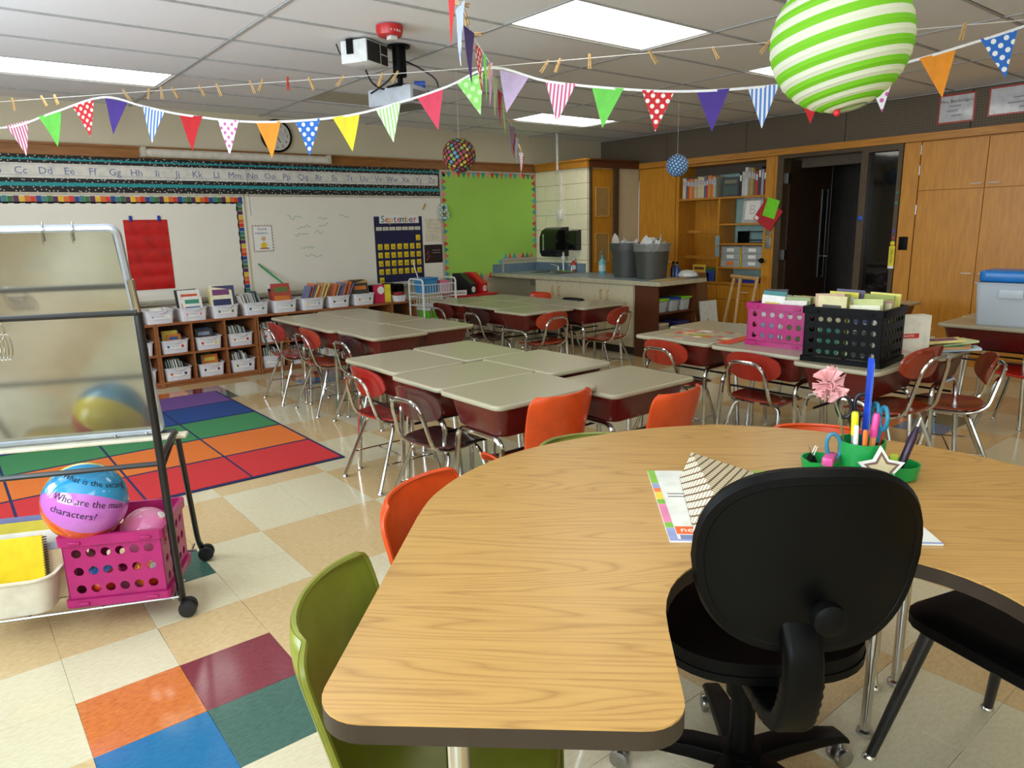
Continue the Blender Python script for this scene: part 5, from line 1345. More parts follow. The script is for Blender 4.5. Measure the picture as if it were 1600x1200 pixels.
MB().box(-.006,-.15,-.17,-.001,.12,.10).build('folder', col((186,36,44),.4), hb); MB().box(-.0085,-.10,-.06,-.0062,.06,.15).xf(Matrix.Rotation(math.radians(-18),4,'X')).build('note', col((120,220,30),.5), hb)
MB().box(-.0075,.06,-.16,-.0062,.11,-.12).build('white_label', PAPER, hb)
MB().sphere((-.008,0,.16), .008, 8, 6).build('pin', STEEL, hb)
t = thing('door_knob_stop', 'black and chrome knob on the bookcase stile', 'knob', (7.474,2.36,.965)); MB().tube([(0,0,0),(-.07,.06,.005)], .012, 10).build('stem', CHROME, t); MB().sphere((-.075,.0,.0), .03, 12, 8).build('knob', BLACK, t)
t = thing('yellow_tag', 'yellow lettered tag hanging on the sidelight frame', 'tag', (7.452,.925,1.08)); MB().box(-.002,-.028,-.14,.002,.028,.06).build('strip', col((226,206,40)), t); text('HALL PASS', .030, INK, t, (-.0026,0,-.04), tuple(Matrix(((0,0,-1),(0,1,0),(1,0,0))).to_euler())); MB().sphere((0,0,.085), .024, 10, 8, sc=(.3,1,1)).build('bow', col((232,196,30)), t)
MB().box(-.0025,-.028,-.165,.0025,.028,-.14).build('white_end', PAPER, t)
for k, (z, c) in enumerate(((1.29,(90,60,150)),(1.22,(170,40,50)),(1.66,(40,110,70)),(1.56,(40,120,90)))):
    t = thing('magnet', '%s round magnet on the sidelight frame' % ['purple','red','upper green','lower green'][k], 'magnet', (7.459,.925,z)); MB().lathe([(.016,0),(.016,.006),(.001,.008)], 12).xf(Matrix.Rotation(-PI/2,4,'Y')).build('disc', col(c,.4), t)
# wall signs on the pegboard
def sign(y0, y1, z0, z1, lines, label):
    t = thing('paper_sign', label, 'sign', (7.782,0,0), 0, 'signs on the pegboard')
    MB().box(-.001,y1,z0,.002,y0,z1).build('border', col((196,70,56),.3), t); MB().box(-.0025,y1+.014,z0+.014,-.0012,y0-.014,z1-.014).build('sheet', mat('laminated_sheet', (222,222,224), .1), t)
    if lines: text(lines, .042, INK, t, (-.0028,(y0+y1)/2,z1-.065), RR)
    for q, (a_, b_) in enumerate(((.30,.62),(.24,.55),(.38,.66))): MB().box(-.0029,y0-(y0-y1)*b_,z1-.115-.045*q,-.0026,y0-(y0-y1)*a_,z1-.100-.045*q).build('faint_print', mat_stripes('faint_print_mat', (206,206,210), (120,120,130), .012, 2), t)
sign(.745,.425,2.30,2.565,"Mrs. Bainbridge's", 'smaller red-bordered laminated sign on the pegboard')
sign(.315,-.35,2.32,2.575,None, 'larger red-bordered laminated sign at the right edge of the pegboard')
# things leaning between bookcase and counter
t = thing('folded_easel', 'folded tan wooden easel leaning by the bookcase drawers', 'easel', (6.98,2.42,0))
for k, (y0, y1) in enumerate(((-.16,-.20),(.0,.02),(.18,.10))): MB().tube([(.0,y0,.02),(.14,y1,.80)], .022, 8).build('strut', mat('tan_wood', (190,146,86), .5), t)
MB().tube([(.13,-.20,.78),(.13,.14,.80)], .022, 8).build('top_rail', mat('tan_wood', (190,146,86), .5), t)
for k, (x, y, w_, h_, c, lb) in enumerate(((6.70,2.58,.20,.86,(120,84,46),'tall brown cardboard sheet leaning beside the counter'),(6.62,2.44,.26,.56,(206,204,196),'white printed board leaning at the foot of the cardboard'))):
    t = thing('leaning_board', lb, 'board', (x,y,0), -.15); t.rotation_euler = (math.radians(-9),0,-.15)
    MB().box(-w_/2,0,0,w_/2,.012,h_).build('sheet', col(c,.7), t)
    if k: 
        for j in range(5): MB().box(-.09+.03*j,-.0008,.2,-.08+.03*j,0,.30+.03*(j % 3)).build('print', INK, t)

# ------------------------------------------------------------------ crates, tub, papers on the right-hand desks
crate(3.835, -.085, ZD+.0005, face(1,0)+.04, .40, .31, .255, PINK, 6, 5, 3, .0165, 'pink crate of books on a desk, left of the black crate')
crate(3.60, -.595, ZD+.0005, face(1,0)+.10, .415, .345, .29, (7,7,7), 8, 6, 4, .0135, 'black crate of books on a desk', .55, BLACK)
rng = random.Random(33)
def crate_books(cx_, cy_, rz, n, w_, d_, hs, cols, label, group, z):
    # two files of books, covers toward the chairs
    k = 0
    for f_ in (-1, 1):
        for j in range(n):
            h_ = rng.uniform(*hs)+.012*j/n; t_ = rng.uniform(.006,.018); c = cols[k % len(cols)]; k += 1
            M_ = Matrix.Translation((cx_,cy_,z)) @ Matrix.Rotation(rz,4,'Z') @ Matrix.Translation((f_*w_*.235+rng.uniform(-.008,.008), -d_*.36+d_*.70*j/n, 0)) @ Matrix.Rotation(math.radians(rng.uniform(-9,-2)),4,'X') @ Matrix.Rotation(rng.uniform(-.07,.07),4,'Z') @ Matrix.Rotation(rng.uniform(-.05,.05),4,'Y')
            o = bpy.data.objects.new('book', book_mesh(w_*.40, h_, t_, c, .5, (rng.choice(BK), rng.choice(BK)))); C.objects.link(o); o.matrix_world = M_
            tag(o, cname(c)+' '+label, 'book', group)
crate_books(3.835, -.085, face(1,0)+.04, 7, .36, .27, (.26,.31), [(240,238,230),(60,130,130),(216,150,40),(236,232,222),(60,60,66),(240,240,236),(60,80,120),(236,230,220),(150,170,110),(150,110,90),(170,180,90)], 'book standing in the pink desk crate', 'books in the pink crate', ZD+.010)
crate_books(3.60, -.595, face(1,0)+.10, 8, .37, .30, (.29,.35), [(226,214,160),(206,170,140),(150,160,70),(230,220,110),(232,230,220),(226,214,70),(90,80,110),(222,224,210),(236,232,200),(200,206,130),(120,100,90),(190,130,130)], 'book standing in the black desk crate', 'books in the black crate', ZD+.010)
o = inst('book', book_mesh(.22, .27, .012, (206,66,30), .4, ((226,120,40),(180,40,30))), None, (3.985,-.33,ZD+.0005), (math.radians(-6),0,face(1,0)+.25)); tag(o, 'orange-red book standing upright behind the crates', 'book')
t = thing('shipping_box', 'white box with a red band right of the black crate', 'box', (3.87,-.74,ZD+.0005), face(.55,.83))
MB().bbox(-.125,-.035,0,.125,.035,.225,.003,seg=1).build('carton', mat('white_card', (226,220,204), .6), t)
MB().box(-.09,-.0365,.105,.06,-.0353,.13).build('red_band', col((206,52,44)), t); text('SCHOLASTIC', .017, PAPER, t, (-.015,-.0368,.1175), RB)
MB().box(-.05,-.0362,.03,.02,-.0353,.034).box(-.05,-.0362,.04,.0,-.0353,.044).build('print_line', col((214,150,140)), t)
t = thing('word_poster', 'bright orange and yellow word poster lying flat across a desk', 'poster', (3.79,.44,ZD+.0006), face(1,0)+.10)
MB().box(-.30,-.24,0,.27,.22,.0012).build('sheet', col((176,170,150),.3), t)
rp = random.Random(4)
for k in range(34):
    x, y = rp.uniform(-.28,.22), rp.uniform(-.22,.18); w_, h_ = rp.uniform(.03,.11), rp.uniform(.02,.06)
    MB().box(x,y,.0013+.00002*k,min(x+w_,.265),min(y+h_,.215),.0016+.00002*k).build('print_block', col(rp.choice([(226,80,40),(232,200,60),(236,232,220),(150,190,60),(220,110,50),(206,60,60),(240,236,226)]),.3), t)
MB().box(.18,-.24,.0024,.27,.22,.0027).build('print_strip', col((226,72,36),.3), t)
# pile of paperbacks sliding to the right
rp = random.Random(12)
cols = [(236,226,170),(226,206,120),(206,190,130),(230,150,90),(90,100,150),(226,222,206),(170,186,110),(240,236,226),(80,70,60),(226,200,110),(220,214,190),(190,110,80)]
z = ZD+.0006
for k in range(12):
    t_ = rp.uniform(.006,.012); me = MB().box(-.07,-.10,0,.07,.10,t_,0).box(-.068,-.1005,.0015,.0705,.098,t_-.0015,1).box(-.05,-.08,t_,.05,.08,t_+.0004,2).mesh('paperback', [col(cols[k]), PAGES, col(rp.choice(BK))])
    o = inst('paperback', me, None, (4.17+rp.uniform(-.03,.03),-.60+rp.uniform(-.05,.03),z), rp.uniform(-.5,.5)); z += t_+.0007
    tag(o, 'paperback in the untidy pile right of the white box', 'book', 'paperback pile by the white box')
for k, (x, y, rz, c) in enumerate(((4.22,-.80,.6,(226,206,130)),(4.30,-.83,.9,(200,210,150)),(4.20,-.85,.3,(180,130,70)),(4.27,-.87,.5,(190,206,216)))):
    me = MB().box(-.075,-.10,0,.075,.10,.012,0).box(-.073,-.1005,.002,.0755,.098,.010,1).box(-.05,-.07,.012,.05,.06,.0124,2).mesh('paperback', [col(c), PAGES, col(rp.choice(BK))])
    o = inst('paperback', me, None, (x,y-.0,.684+.0145*(3-k)), rz); o.rotation_euler = (-.10,.04,rz); tag(o, ['cream','green-edged','brown','pale blue'][k]+' paperback sliding off the desk edge', 'book', 'paperbacks sliding off the desk')
# blue-lidded tub
t = thing('storage_tub', 'large translucent storage tub with blue lid on a desk at right', 'tub', (5.60,-.74,ZD+.0006), face(1,0)+.06)
TUBP = mat_clear('milky_plastic', (214,222,230), .3, .62)
tub(MB(), .44, .32, .29, .02, .04, .004, .014).build('body', TUBP, t)
tub(MB(), .40, .28, .26, .02, .04, .004, .0).xf(Matrix.Translation((0,0,.008))).build('contents', col((96,140,190),.5), t)
MB().prism(rrect(.42,.31,.05,4), .292, .37, bev=.02).build('lid', col((26,118,196),.3), t)
MB().bbox(-.07,-.181,.19,.07,-.170,.25,.005).build('handle', TUBP, t)

# ------------------------------------------------------------------ on the horseshoe table
pa = math.atan2(-.384,.407)
pd = thing('desk_pad', 'white planner pad with green and rainbow border on the table', 'pad', (1.354,-1.514,ZT+.0004), pa)
# local x runs along its front edge
MB().box(-.28,-.225,0,.28,.225,.004).build('sheets', mat('pad_white', (228,228,220), .5), pd)
MB().box(-.185,.10,.0041,.28,.225,.0044).build('green_border', col((130,186,60),.5), pd)
y_ = .225
for ln_, c in ((.10,(130,186,60)),(.035,(150,160,206)),(.028,(232,120,60)),(.05,(240,206,70)),(.03,(120,180,60)),(.11,(226,130,170)),(.03,(120,180,60)),(.067,(150,160,206))):
    MB().box(-.280,y_-ln_+.002,.0041,-.262,y_,.0045).build('colour_tab', col(c), pd); MB().box(-.185,y_-ln_+.002,.00445,-.172,y_,.0048).build('colour_tab', col(c), pd); y_ -= ln_
MB().box(-.26,-.19,.0041,-.18,-.15,.0046).build('orange_label', col((230,100,40)), pd); text('now!', .03, PAPER, pd, (-.22,-.170,.0048), (0,0,0))
MB().box(-.255,-.22,.0041,-.19,-.195,.0046).build('picture', col((120,130,170)), pd); MB().box(-.28,-.225,.0046,.28,-.218,.0049).build('lilac_edge', col((150,160,206)), pd)
for k in range(2): MB().box(-.25,.05-.02*k,.0041,-.18,.054-.02*k,.0044).build('print_line', INK, pd)
def mat_lattice():
    # cream oblongs between dark slanting lines
    m, N, L, P = base('lattice_card'); P.inputs['Roughness'].default_value = .6
    tc = N.new('ShaderNodeTexCoord'); sx = N.new('ShaderNodeSeparateXYZ'); L.new(tc.outputs['Object'], sx.inputs[0])
    p_ = mth(N, L, 'ADD', mth(N, L, 'MULTIPLY', sx.outputs[0], -.728), mth(N, L, 'MULTIPLY', sx.outputs[1], -.686))
    w_ = mth(N, L, 'SUBTRACT', mth(N, L, 'MULTIPLY', sx.outputs[0], .686), mth(N, L, 'MULTIPLY', sx.outputs[1], .728))
    q_ = mth(N, L, 'ADD', mth(N, L, 'MULTIPLY', sx.outputs[2], 1.0), mth(N, L, 'MULTIPLY', w_, -.55))
    def ln(v, k): return mth(N, L, 'LESS_THAN', mth(N, L, 'FRACT', mth(N, L, 'ADD', mth(N, L, 'MULTIPLY', v, k), 40.0)), .24)
    a_ = ln(mth(N, L, 'ADD', p_, mth(N, L, 'MULTIPLY', q_, .6)), 44.0); b_ = ln(mth(N, L, 'SUBTRACT', q_, mth(N, L, 'MULTIPLY', p_, .35)), 66.0)
    two(N, L, P, mth(N, L, 'MAXIMUM', a_, b_), (232,222,190), (104,76,52)); return m
LAT = mat_lattice()
lb_ = thing('patterned_sleeve', 'brown and cream lattice patterned tent of card on the pad', 'card tent', (1.316,-1.259,ZT+.0052), 0)
L1, L2, R1 = Vector((0,0,0)), Vector((-.259,-.244,0)), Vector((.183,-.127,0)); R2 = R1+(L2-L1)*1.0
RA = Vector((.034,-.010,.068)); RB_ = RA+(L2-L1)*1.02+Vector((.012,-.008,.012))
def face_sheet(a, b, c, d, th=.002):
    n = (b-a).cross(d-a).normalized()*th
    return MB().loft([[a,b,c,d],[a-n,b-n,c-n,d-n]], sm=False)
face_sheet(L1,L2,RB_,RA).build('left_flap', LAT, lb_); face_sheet(RA,RB_,R2,R1).build('right_flap', LAT, lb_); face_sheet(L1,R1,R2,L2,.001).build('bottom_flap', mat('card_lining', (60,50,40), .8), lb_)
MB().loft([[L1,R1,RA],[L1+Vector((-.001,-.001,0)),R1+Vector((-.001,-.001,0)),RA+Vector((-.001,-.001,0))]], sm=False).build('end_flap', LAT, lb_)
# pen pot with its trays
cpx, cpy = 1.69, -1.555
pot = thing('desk_organizer', 'green desk organizer pot with side trays on the table', 'organizer', (cpx,cpy,ZT+.0004), -.2)
GRN = col((26,150,70),.3)
MB().lathe([(.050,0),(.055,.003),(.058,.10),(.054,.10),(.051,.006)], 24).build('pot', GRN, pot)
for ang in (2.25,-.65,-2.2):
    x, y = .095*math.cos(ang), .095*math.sin(ang)
    MB().lathe([(.040,0),(.046,.004),(.052,.040),(.048,.040),(.043,.006)], 20, c=(x,y,0)).build('side_tray', GRN, pot)
def pen(x, y, h_, c, cap, label, lean=(0,0), r=.0055):
    t = thing('pen', label, 'pen', (cpx+x,cpy+y,ZT+.012)); t.rotation_euler = (lean[0],lean[1],0)
    MB().lathe([(r*.5,0),(r,.01),(r,h_*.62)], 10).build('barrel', col(c,.3), t); MB().lathe([(r*1.15,h_*.62),(r*1.15,h_*.96),(r*.9,h_)], 10).build('cap', col(cap,.3), t)
pen(-.03,.0,.135,(226,226,220),(236,236,230),'white pen in the green pot',(0,-.05)); pen(-.022,-.02,.125,(230,120,40),(230,120,40),'small orange pen in the green pot',(.0,-.05))
pen(-.012,.01,.165,(170,170,160),(236,226,30),'yellow-capped highlighter in the green pot',(-.03,-.04),.008); pen(.0,-.022,.165,(232,150,90),(226,70,150),'pink-capped highlighter in the green pot',(.05,.03),.008)
pen(.03,-.02,.145,(226,60,30),(226,60,30),'fat orange-red marker in the green pot',(.05,.06),.010)
t = thing('ruler', 'tall blue ruler standing in the green pot', 'ruler', (cpx+.012,cpy+.0,ZT+.010)); t.rotation_euler = (.02,.03,.9); MB().bbox(-.014,-.002,0,.014,.002,.305,.001,seg=1).build('strip', col((28,76,200),.35), t)
MB().box(-.0145,-.0024,.02,-.011,-.0021,.295).build('scale_marks', col((150,180,230)), t)
def scissors(x, y, c, h_, rz, lean, label):
    t = thing('scissors', label, 'scissors', (cpx+x,cpy+y,ZT+.012)); t.rotation_euler = (lean[0],lean[1],rz)
    for s in (-1,1):
        MB().loft([[(s*.001,-.001,0),(s*.004,-.001,0),(s*.004,.001,0),(s*.001,.001,0)],[(s*.002-.006,-.001,.10),(s*.002+.006,-.001,.10),(s*.002+.006,.001,.10),(s*.002-.006,.001,.10)]], sm=False).build('blade', STEEL, t)
        pts = [(s*(.022+.0)+.018*math.cos(2*PI*j/18), 0, h_-.032+.030*math.sin(2*PI*j/18)) for j in range(18)]
        MB().tube(pts, .0055, 8, closed=True).tube([(s*.002,0,.085),(s*.012,0,h_-.058)], .006, 8).build('handle', col(c,.35), t)
scissors(.018,-.028,(30,120,150),.185,.9,(.03,.02),'teal scissors standing in the green pot'); scissors(.035,.018,(28,26,28),.205,2.2,(-.02,.16),'black scissors standing in the green pot')
t = thing('teal_scissors_handle', 'teal scissors clipped over the left rim of the green pot', 'scissors', (cpx-.052,cpy+.042,ZT+.045)); t.rotation_euler = (0,-.15,-.8)
MB().tube([(.018*math.cos(2*PI*j/18),0,.04+.034*math.sin(2*PI*j/18)) for j in range(18)], .0055, 8, closed=True).build('handle', col((60,130,160),.35), t); MB().box(.004,-.002,-.038,.012,.002,.010).build('blade', STEEL, t)
fl = thing('flower_pen', 'pen topped with a pink cloth carnation in the green pot', 'flower', (cpx-.004,cpy+.03,ZT+.012)); fl.rotation_euler = (0,0,TA)
MB().tube([(0,0,0),(-.03,.0,.15),(-.055,0,.212)], .0028, 6).build('stem', col((110,120,80),.6), fl)
rp = random.Random(9); PK = mat('pink_cloth', (240,176,176), .8)
for k in range(26):
    a, b = rp.uniform(0,2*PI), rp.uniform(-1.0,1.3); d_ = Vector((math.cos(a)*math.cos(b), math.sin(a)*math.cos(b), math.sin(b))); c0 = Vector((-.062,0,.235))
    u = d_.cross(Vector((0,0,1))).normalized() if abs(d_.z) < .98 else Vector((1,0,0)); v_ = d_.cross(u)
    tw = rp.uniform(0,PI); uu = u*math.cos(tw)+v_*math.sin(tw)
    mb = MB().shell(lambda s, q: tuple(c0+d_*(.010+.032*q)+uu*((s-.5)*.040*(.35+q))+d_.cross(uu)*(.007*math.sin(s*9+k)*q)), 6, 3, .0008)
    mb.build('petal', PK, fl)
t = thing('star_frame', 'small white star-shaped frame leaning on the green pot', 'frame', (cpx-.055,cpy-.085,ZT+.0006)); t.rotation_euler = (math.radians(-14),0,TA)
def star(r0, r1): return [((r0 if k % 2 == 0 else r1)*math.sin(PI*k/5), (r0 if k % 2 == 0 else r1)*math.cos(PI*k/5)) for k in range(10)]
for r0, r1, y0, y1, m, nm_ in ((.060,.032,0,.008,WHITE,'frame'),(.046,.025,-.001,0,col((120,90,80)),'mat_board'),(.035,.018,-.002,-.001,mat('photo_paper', (206,190,150), .4),'picture')):
    MB().loft([[(x,y0,z+.049) for x,z in star(r0,r1)],[(x,y1,z+.049) for x,z in star(r0,r1)]], sm=False).build(nm_, m, t)
t = thing('pencil_sharpener', 'pink pencil sharpener in the left organizer tray', 'sharpener', (cpx-.055,cpy-.00+.03,ZT+.046), .3); t.location = (cpx-.075,cpy+.045,ZT+.0415)
MB().bbox(-.035,-.014,0,.03,.014,.024,.005).build('body', col((214,80,150),.3), t); MB().lathe([(.010,0),(.010,.006)], 10).xf(Matrix.Translation((.030,0,.012)) @ Matrix.Rotation(PI/2,4,'Y')).build('collar', col((150,50,100),.3), t)
t = thing('binder_clip', 'small binder clip in the left organizer tray', 'clip', (cpx-.085,cpy+.088,ZT+.0415), .8)
MB().loft([[(-.016,-.010,0),(.016,-.010,0),(.016,.010,0),(-.016,.010,0)],[(-.016,-.001,.018),(.016,-.001,.018),(.016,.001,.018),(-.016,.001,.018)]], sm=False).build('body', BLACK, t)
for s in (-1,1): MB().tube([(-.008,s*.001,.016),(-.006,s*.010,.040),(.006,s*.010,.040),(.008,s*.001,.016)], .001, 5).build('wire_arm', CHROME, t)
t = thing('dark_pen', 'dark purple stylus pen leaning out of the right tray', 'pen', (cpx+.045,cpy-.075,ZT+.008)); t.rotation_euler = (.15,.35,0)
MB().lathe([(.004,0),(.010,.05),(.010,.11),(.005,.14)], 10).build('barrel', col((44,20,50),.3), t); MB().lathe([(.004,.14),(.003,.165)], 8).build('tip', CHROME, t)
t = thing('eraser', 'yellow-green eraser in the right organizer tray', 'eraser', (cpx+.078,cpy-.052,ZT+.0075), .4); MB().bbox(-.018,-.010,.0,.018,.010,.045,.003).build('body', col((200,220,60),.6), t); MB().bbox(-.0185,-.0105,.012,.0185,.0105,.026,.003).build('sleeve', col((120,200,60),.5), t)

# ------------------------------------------------------------------ hanging lanterns
def lantern(loc, r, label, mats, ns, top, tilt=(0,0,0), wire=True):
    t = thing('paper_lantern', label, 'lantern', loc, 0, 'paper lanterns')
    mb = MB(); rows = ns*4; prof = []
    a0, a1 = .24, PI-.24
    rings = []
    for i in range(rows+1):
        a = a0+(a1-a0)*i/rows; rr = r*(1.0-.012*abs(math.cos(PI*i/4))) 
        rings.append([(rr*math.sin(a)*math.cos(2*PI*k/40), rr*math.sin(a)*math.sin(2*PI*k/40), -rr*math.cos(a)) for k in range(40)])
    n = len(rings[0])
    for i in range(rows):
        m_ = (i//4) % len(mats)
        mb.add(rings[i]+rings[i+1], [(j,(j+1) % n,n+(j+1) % n,n+j) for j in range(n)], m_, True)
    sh = mb.build('shade', mats, t); sh.rotation_euler = tilt
    for s, a in ((-1,a0),(1,a1)):
        MB().tube([(r*math.sin(a0)*math.cos(2*PI*k/20), r*math.sin(a0)*math.sin(2*PI*k/20), s*r*math.cos(a0)) for k in range(20)], .0025 if r > .15 else .0018, 6, closed=True).build('wire_ring', STEEL, sh)
    MB().tube([(-.03,0,r*.97),(0,0,r*1.06),(.03,0,r*.97)], .0015, 5).build('hanger', WHITE, t)
    MB().tube([(0,0,r*1.06),(0,0,top-loc[2])], .0009, 5).build('string', WHITE, t)
    return t
GL = mat_paper('green_lantern_paper', (132,206,40), .45); WL = mat_paper('white_lantern_paper', (236,232,216), .45)
big = lantern((1.955,-1.280,1.903), .190, 'large green and white striped paper lantern', [WL, GL], 20, ZC, (math.radians(-10.7),math.radians(-5.4),0))
MB().sphere((-.03,-.02,-.195), .010, 8, 6).build('red_bead', col((200,30,40)), big)
def dots_on(t, r, n, rad, mats):
    # round printed dots spread evenly over the paper
    mb = MB(); ga = PI*(3-math.sqrt(5)); rq = random.Random(6)
    for i in range(n):
        z = 1-2*(i+.5)/n
        if abs(z) > .955: continue
        q = math.sqrt(1-z*z); d_ = Vector((q*math.cos(ga*i), q*math.sin(ga*i), z)); u = d_.cross(Vector((0,0,1))).normalized(); v_ = d_.cross(u)
        mb.add([d_*(r+.0012)]+[d_*(r+.0006)+(u*math.cos(2*PI*j/10)+v_*math.sin(2*PI*j/10))*rad for j in range(10)], [(0,1+j,1+(j+1) % 10) for j in range(10)], rq.randrange(len(mats)), True)
    mb.build('printed_dots', mats, t)
l1 = lantern((3.08,2.226,1.947), .125, 'small dark lantern with many coloured dots', [mat_paper('dark_lantern_paper', (44,30,28), .15)], 12, ZC)
dots_on(l1, .125, 190, .0135, [col(c, .7) for c in ((160,66,58),(84,140,170),(196,166,66),(170,76,66),(134,150,70),(140,72,84))])
l2 = lantern((5.35,1.985,1.930), .1, 'small blue lantern with white dots before the bookcase', [mat_paper('blue_lantern_paper', (66,126,184), .2)], 12, ZC)
dots_on(l2, .1, 150, .0078, [col((226,232,236), .7)])

# ------------------------------------------------------------------ clothesline, pennants, pins
A = Vector((.442,4.287,0)); D = Vector((.621,-.784,0)); LA = math.atan2(D.y, D.x)
cl_ = thing('clothesline', 'white clothesline stretched across the room below the ceiling', 'line', (0,0,0))
P0, P1 = A+D*(-1.2), A+D*7.6
MB().tube([(P0.x,P0.y,2.47),(A.x,A.y,2.395),(A.x+D.x*3.7,A.y+D.y*3.7,2.385),(A.x+D.x*6.6,A.y+D.y*6.6,2.42),(P1.x,P1.y,2.47)], .0022, 6).build('line', WHITE, cl_)
for q in (P0, P1): MB().tube([(q.x,q.y,2.47),(q.x,q.y,2.592)], .002, 5).lathe([(.012,2.585),(.012,2.592)], 8, c=(q.x,q.y,0)).build('hook', STEEL, cl_)
PEN = {'pinkstripe':mat_stripes('pink_stripe', (236,232,226), (206,92,142), .024), 'green':col((110,206,84),.8), 'reddot':mat_dots('red_dot', (206,44,50), (240,236,230), .042, .30), 'purple':col((76,52,140),.8),
       'bluestripe':mat_stripes('blue_stripe', (232,234,238), (84,132,206), .024), 'red':col((200,34,40),.8), 'whitedot':mat_dots('pink_dot', (238,236,236), (206,100,170), .040, .28), 'orange':col((240,150,40),.8),
       'bluedot':mat_dots('blue_dot', (46,110,196), (240,240,240), .044, .30), 'yellow':col((236,222,50),.8), 'greenstripe':mat_stripes('green_stripe', (240,240,226), (166,214,130), .024), 'coral':col((222,70,96),.8),
       'greendot':mat_dots('pale_green_dot', (146,216,112), (196,232,170), .050, .30), 'lavender':col((194,172,206),.8), 'lime':col((206,216,110),.8), 'pink':col((232,190,206),.8)}
def pennant(parent, x, z, w_, h_, kind, name):
    mb = MB().shell(lambda u, v: ((u-.5)*w_*(1-v), .012*math.sin(v*2.6+x*3)*v, -h_*v), 6, 10, .0012)
    o = mb.build('pennant', PEN[kind], parent, (x,0,z)); o.rotation_euler = (0,0,random.uniform(-.12,.12)); o['label'] = name+' pennant'; return o
PL = {'pinkstripe':'pink and white striped','green':'plain green','reddot':'red with white dots','purple':'plain purple','bluestripe':'blue and white striped','red':'plain red','whitedot':'white with pink dots','orange':'plain orange','bluedot':'blue with white dots','yellow':'plain yellow','greenstripe':'green and white striped','coral':'plain coral','greendot':'pale green dotted','lavender':'plain lavender','lime':'plain lime','pink':'plain pink'}
bn = thing('bunting', 'long string of coloured pennants sagging across the whole room', 'bunting', (A.x,A.y,0), LA)
tape = [(-.9,2.33),(-.039,2.215),(.43,2.292),(.88,2.375),(1.2,2.297),(1.531,2.22),(2.065,2.147),(2.677,2.146),(3.106,2.212),(3.433,2.289),(3.727,2.379),(4.087,2.274),(4.629,2.193),(4.999,2.167),(5.407,2.172),(5.697,2.193),(6.024,2.238),(6.426,2.333),(6.70,2.41)]
mb = MB(); rings = []
for p_ in catmull([(x,0,z) for x,z in tape], 5): rings.append([(p_.x,-.0012,p_.z-.007),(p_.x,-.0012,p_.z+.007),(p_.x,.0012,p_.z+.007),(p_.x,.0012,p_.z-.007)])
mb.loft(rings, sm=False); mb.build('tape', mat('white_tape', (238,238,236), .7), bn)
kinds = ['pinkstripe','green','reddot','purple','bluestripe','red','whitedot','orange','bluedot','yellow','greenstripe','coral','greendot','lavender','pinkstripe','green','reddot','purple','bluestripe','red','whitedot','orange','bluedot']
pos = [(0.118,2.241,0.195),(0.415,2.291,0.201),(0.710,2.344,0.196),(0.989,2.349,0.168),(1.286,2.278,0.174),(1.573,2.216,0.182),(1.858,2.172,0.174),(2.159,2.142,0.187),(2.445,2.144,0.187),(2.727,2.157,0.193),(3.021,2.200,0.187),(3.310,2.260,0.186),(3.577,2.333,0.185),(3.864,2.339,0.193),(4.152,2.267,0.193),(4.436,2.222,0.196),(4.737,2.186,0.194),(5.049,2.170,0.188),(5.329,2.175,0.172),(5.582,2.187,0.177),(5.946,2.228,0.168),(6.227,2.284,0.185),(6.517,2.363,0.182)]
def slope_at(x):
    for (x0,z0),(x1,z1) in zip(tape, tape[1:]):
        if x0 <= x <= x1: return math.atan2(z1-z0, x1-x0)
    return 0
for (x, z, w_), kd in zip(pos, kinds):
    o = pennant(bn, x, z, w_, .235, kd, PL[kd]); o.rotation_euler = (0,-slope_at(x)*.9,random.uniform(-.1,.1))
# second string, running away from the camera
B0 = Vector((1.86,.435,0)); B1 = Vector((6.2,5.2,0)); BD = (B1-B0).normalized(); BA = math.atan2(BD.y, BD.x)
bn2 = thing('bunting', 'second string of pennants running away toward the corner, seen edge-on', 'bunting', (B0.x,B0.y,0), BA)
tape2 = [(-.5,2.44),(-.132,2.40),(.3,2.37),(.75,2.39),(1.2,2.425),(1.741,2.462),(2.5,2.42),(3.4,2.40),(4.2,2.36),(5.0,2.33),(5.855,2.303),(6.40,2.26)]
mb = MB(); rings = []
for p_ in catmull([(x,0,z) for x,z in tape2], 5): rings.append([(p_.x,-.0012,p_.z-.006),(p_.x,-.0012,p_.z+.006),(p_.x,.0012,p_.z+.006),(p_.x,.0012,p_.z-.006)])
mb.loft(rings, sm=False); mb.build('tape', mat('white_tape', (238,238,236), .7), bn2)
for x, kd in ((-.25,'red'),(.02,'bluestripe'),(.36,'purple'),(.80,'reddot'),(1.15,'green'),(1.50,'pink'),(1.95,'greenstripe'),(2.35,'coral'),(2.75,'lime'),(3.9,'lavender'),(4.25,'red'),(4.6,'bluestripe'),(5.7,'whitedot'),(6.05,'coral')):
    z = next((z0+(z1-z0)*(x-x0)/(x1-x0) for (x0,z0),(x1,z1) in zip(tape2,tape2[1:]) if x0 <= x <= x1), 2.4)
    o = pennant(bn2, x, z-.004, .16, .26, kd, PL[kd]); o.rotation_euler = (0,0,random.choice((-1,1))*random.uniform(.12,.38))
rp = random.Random(17)
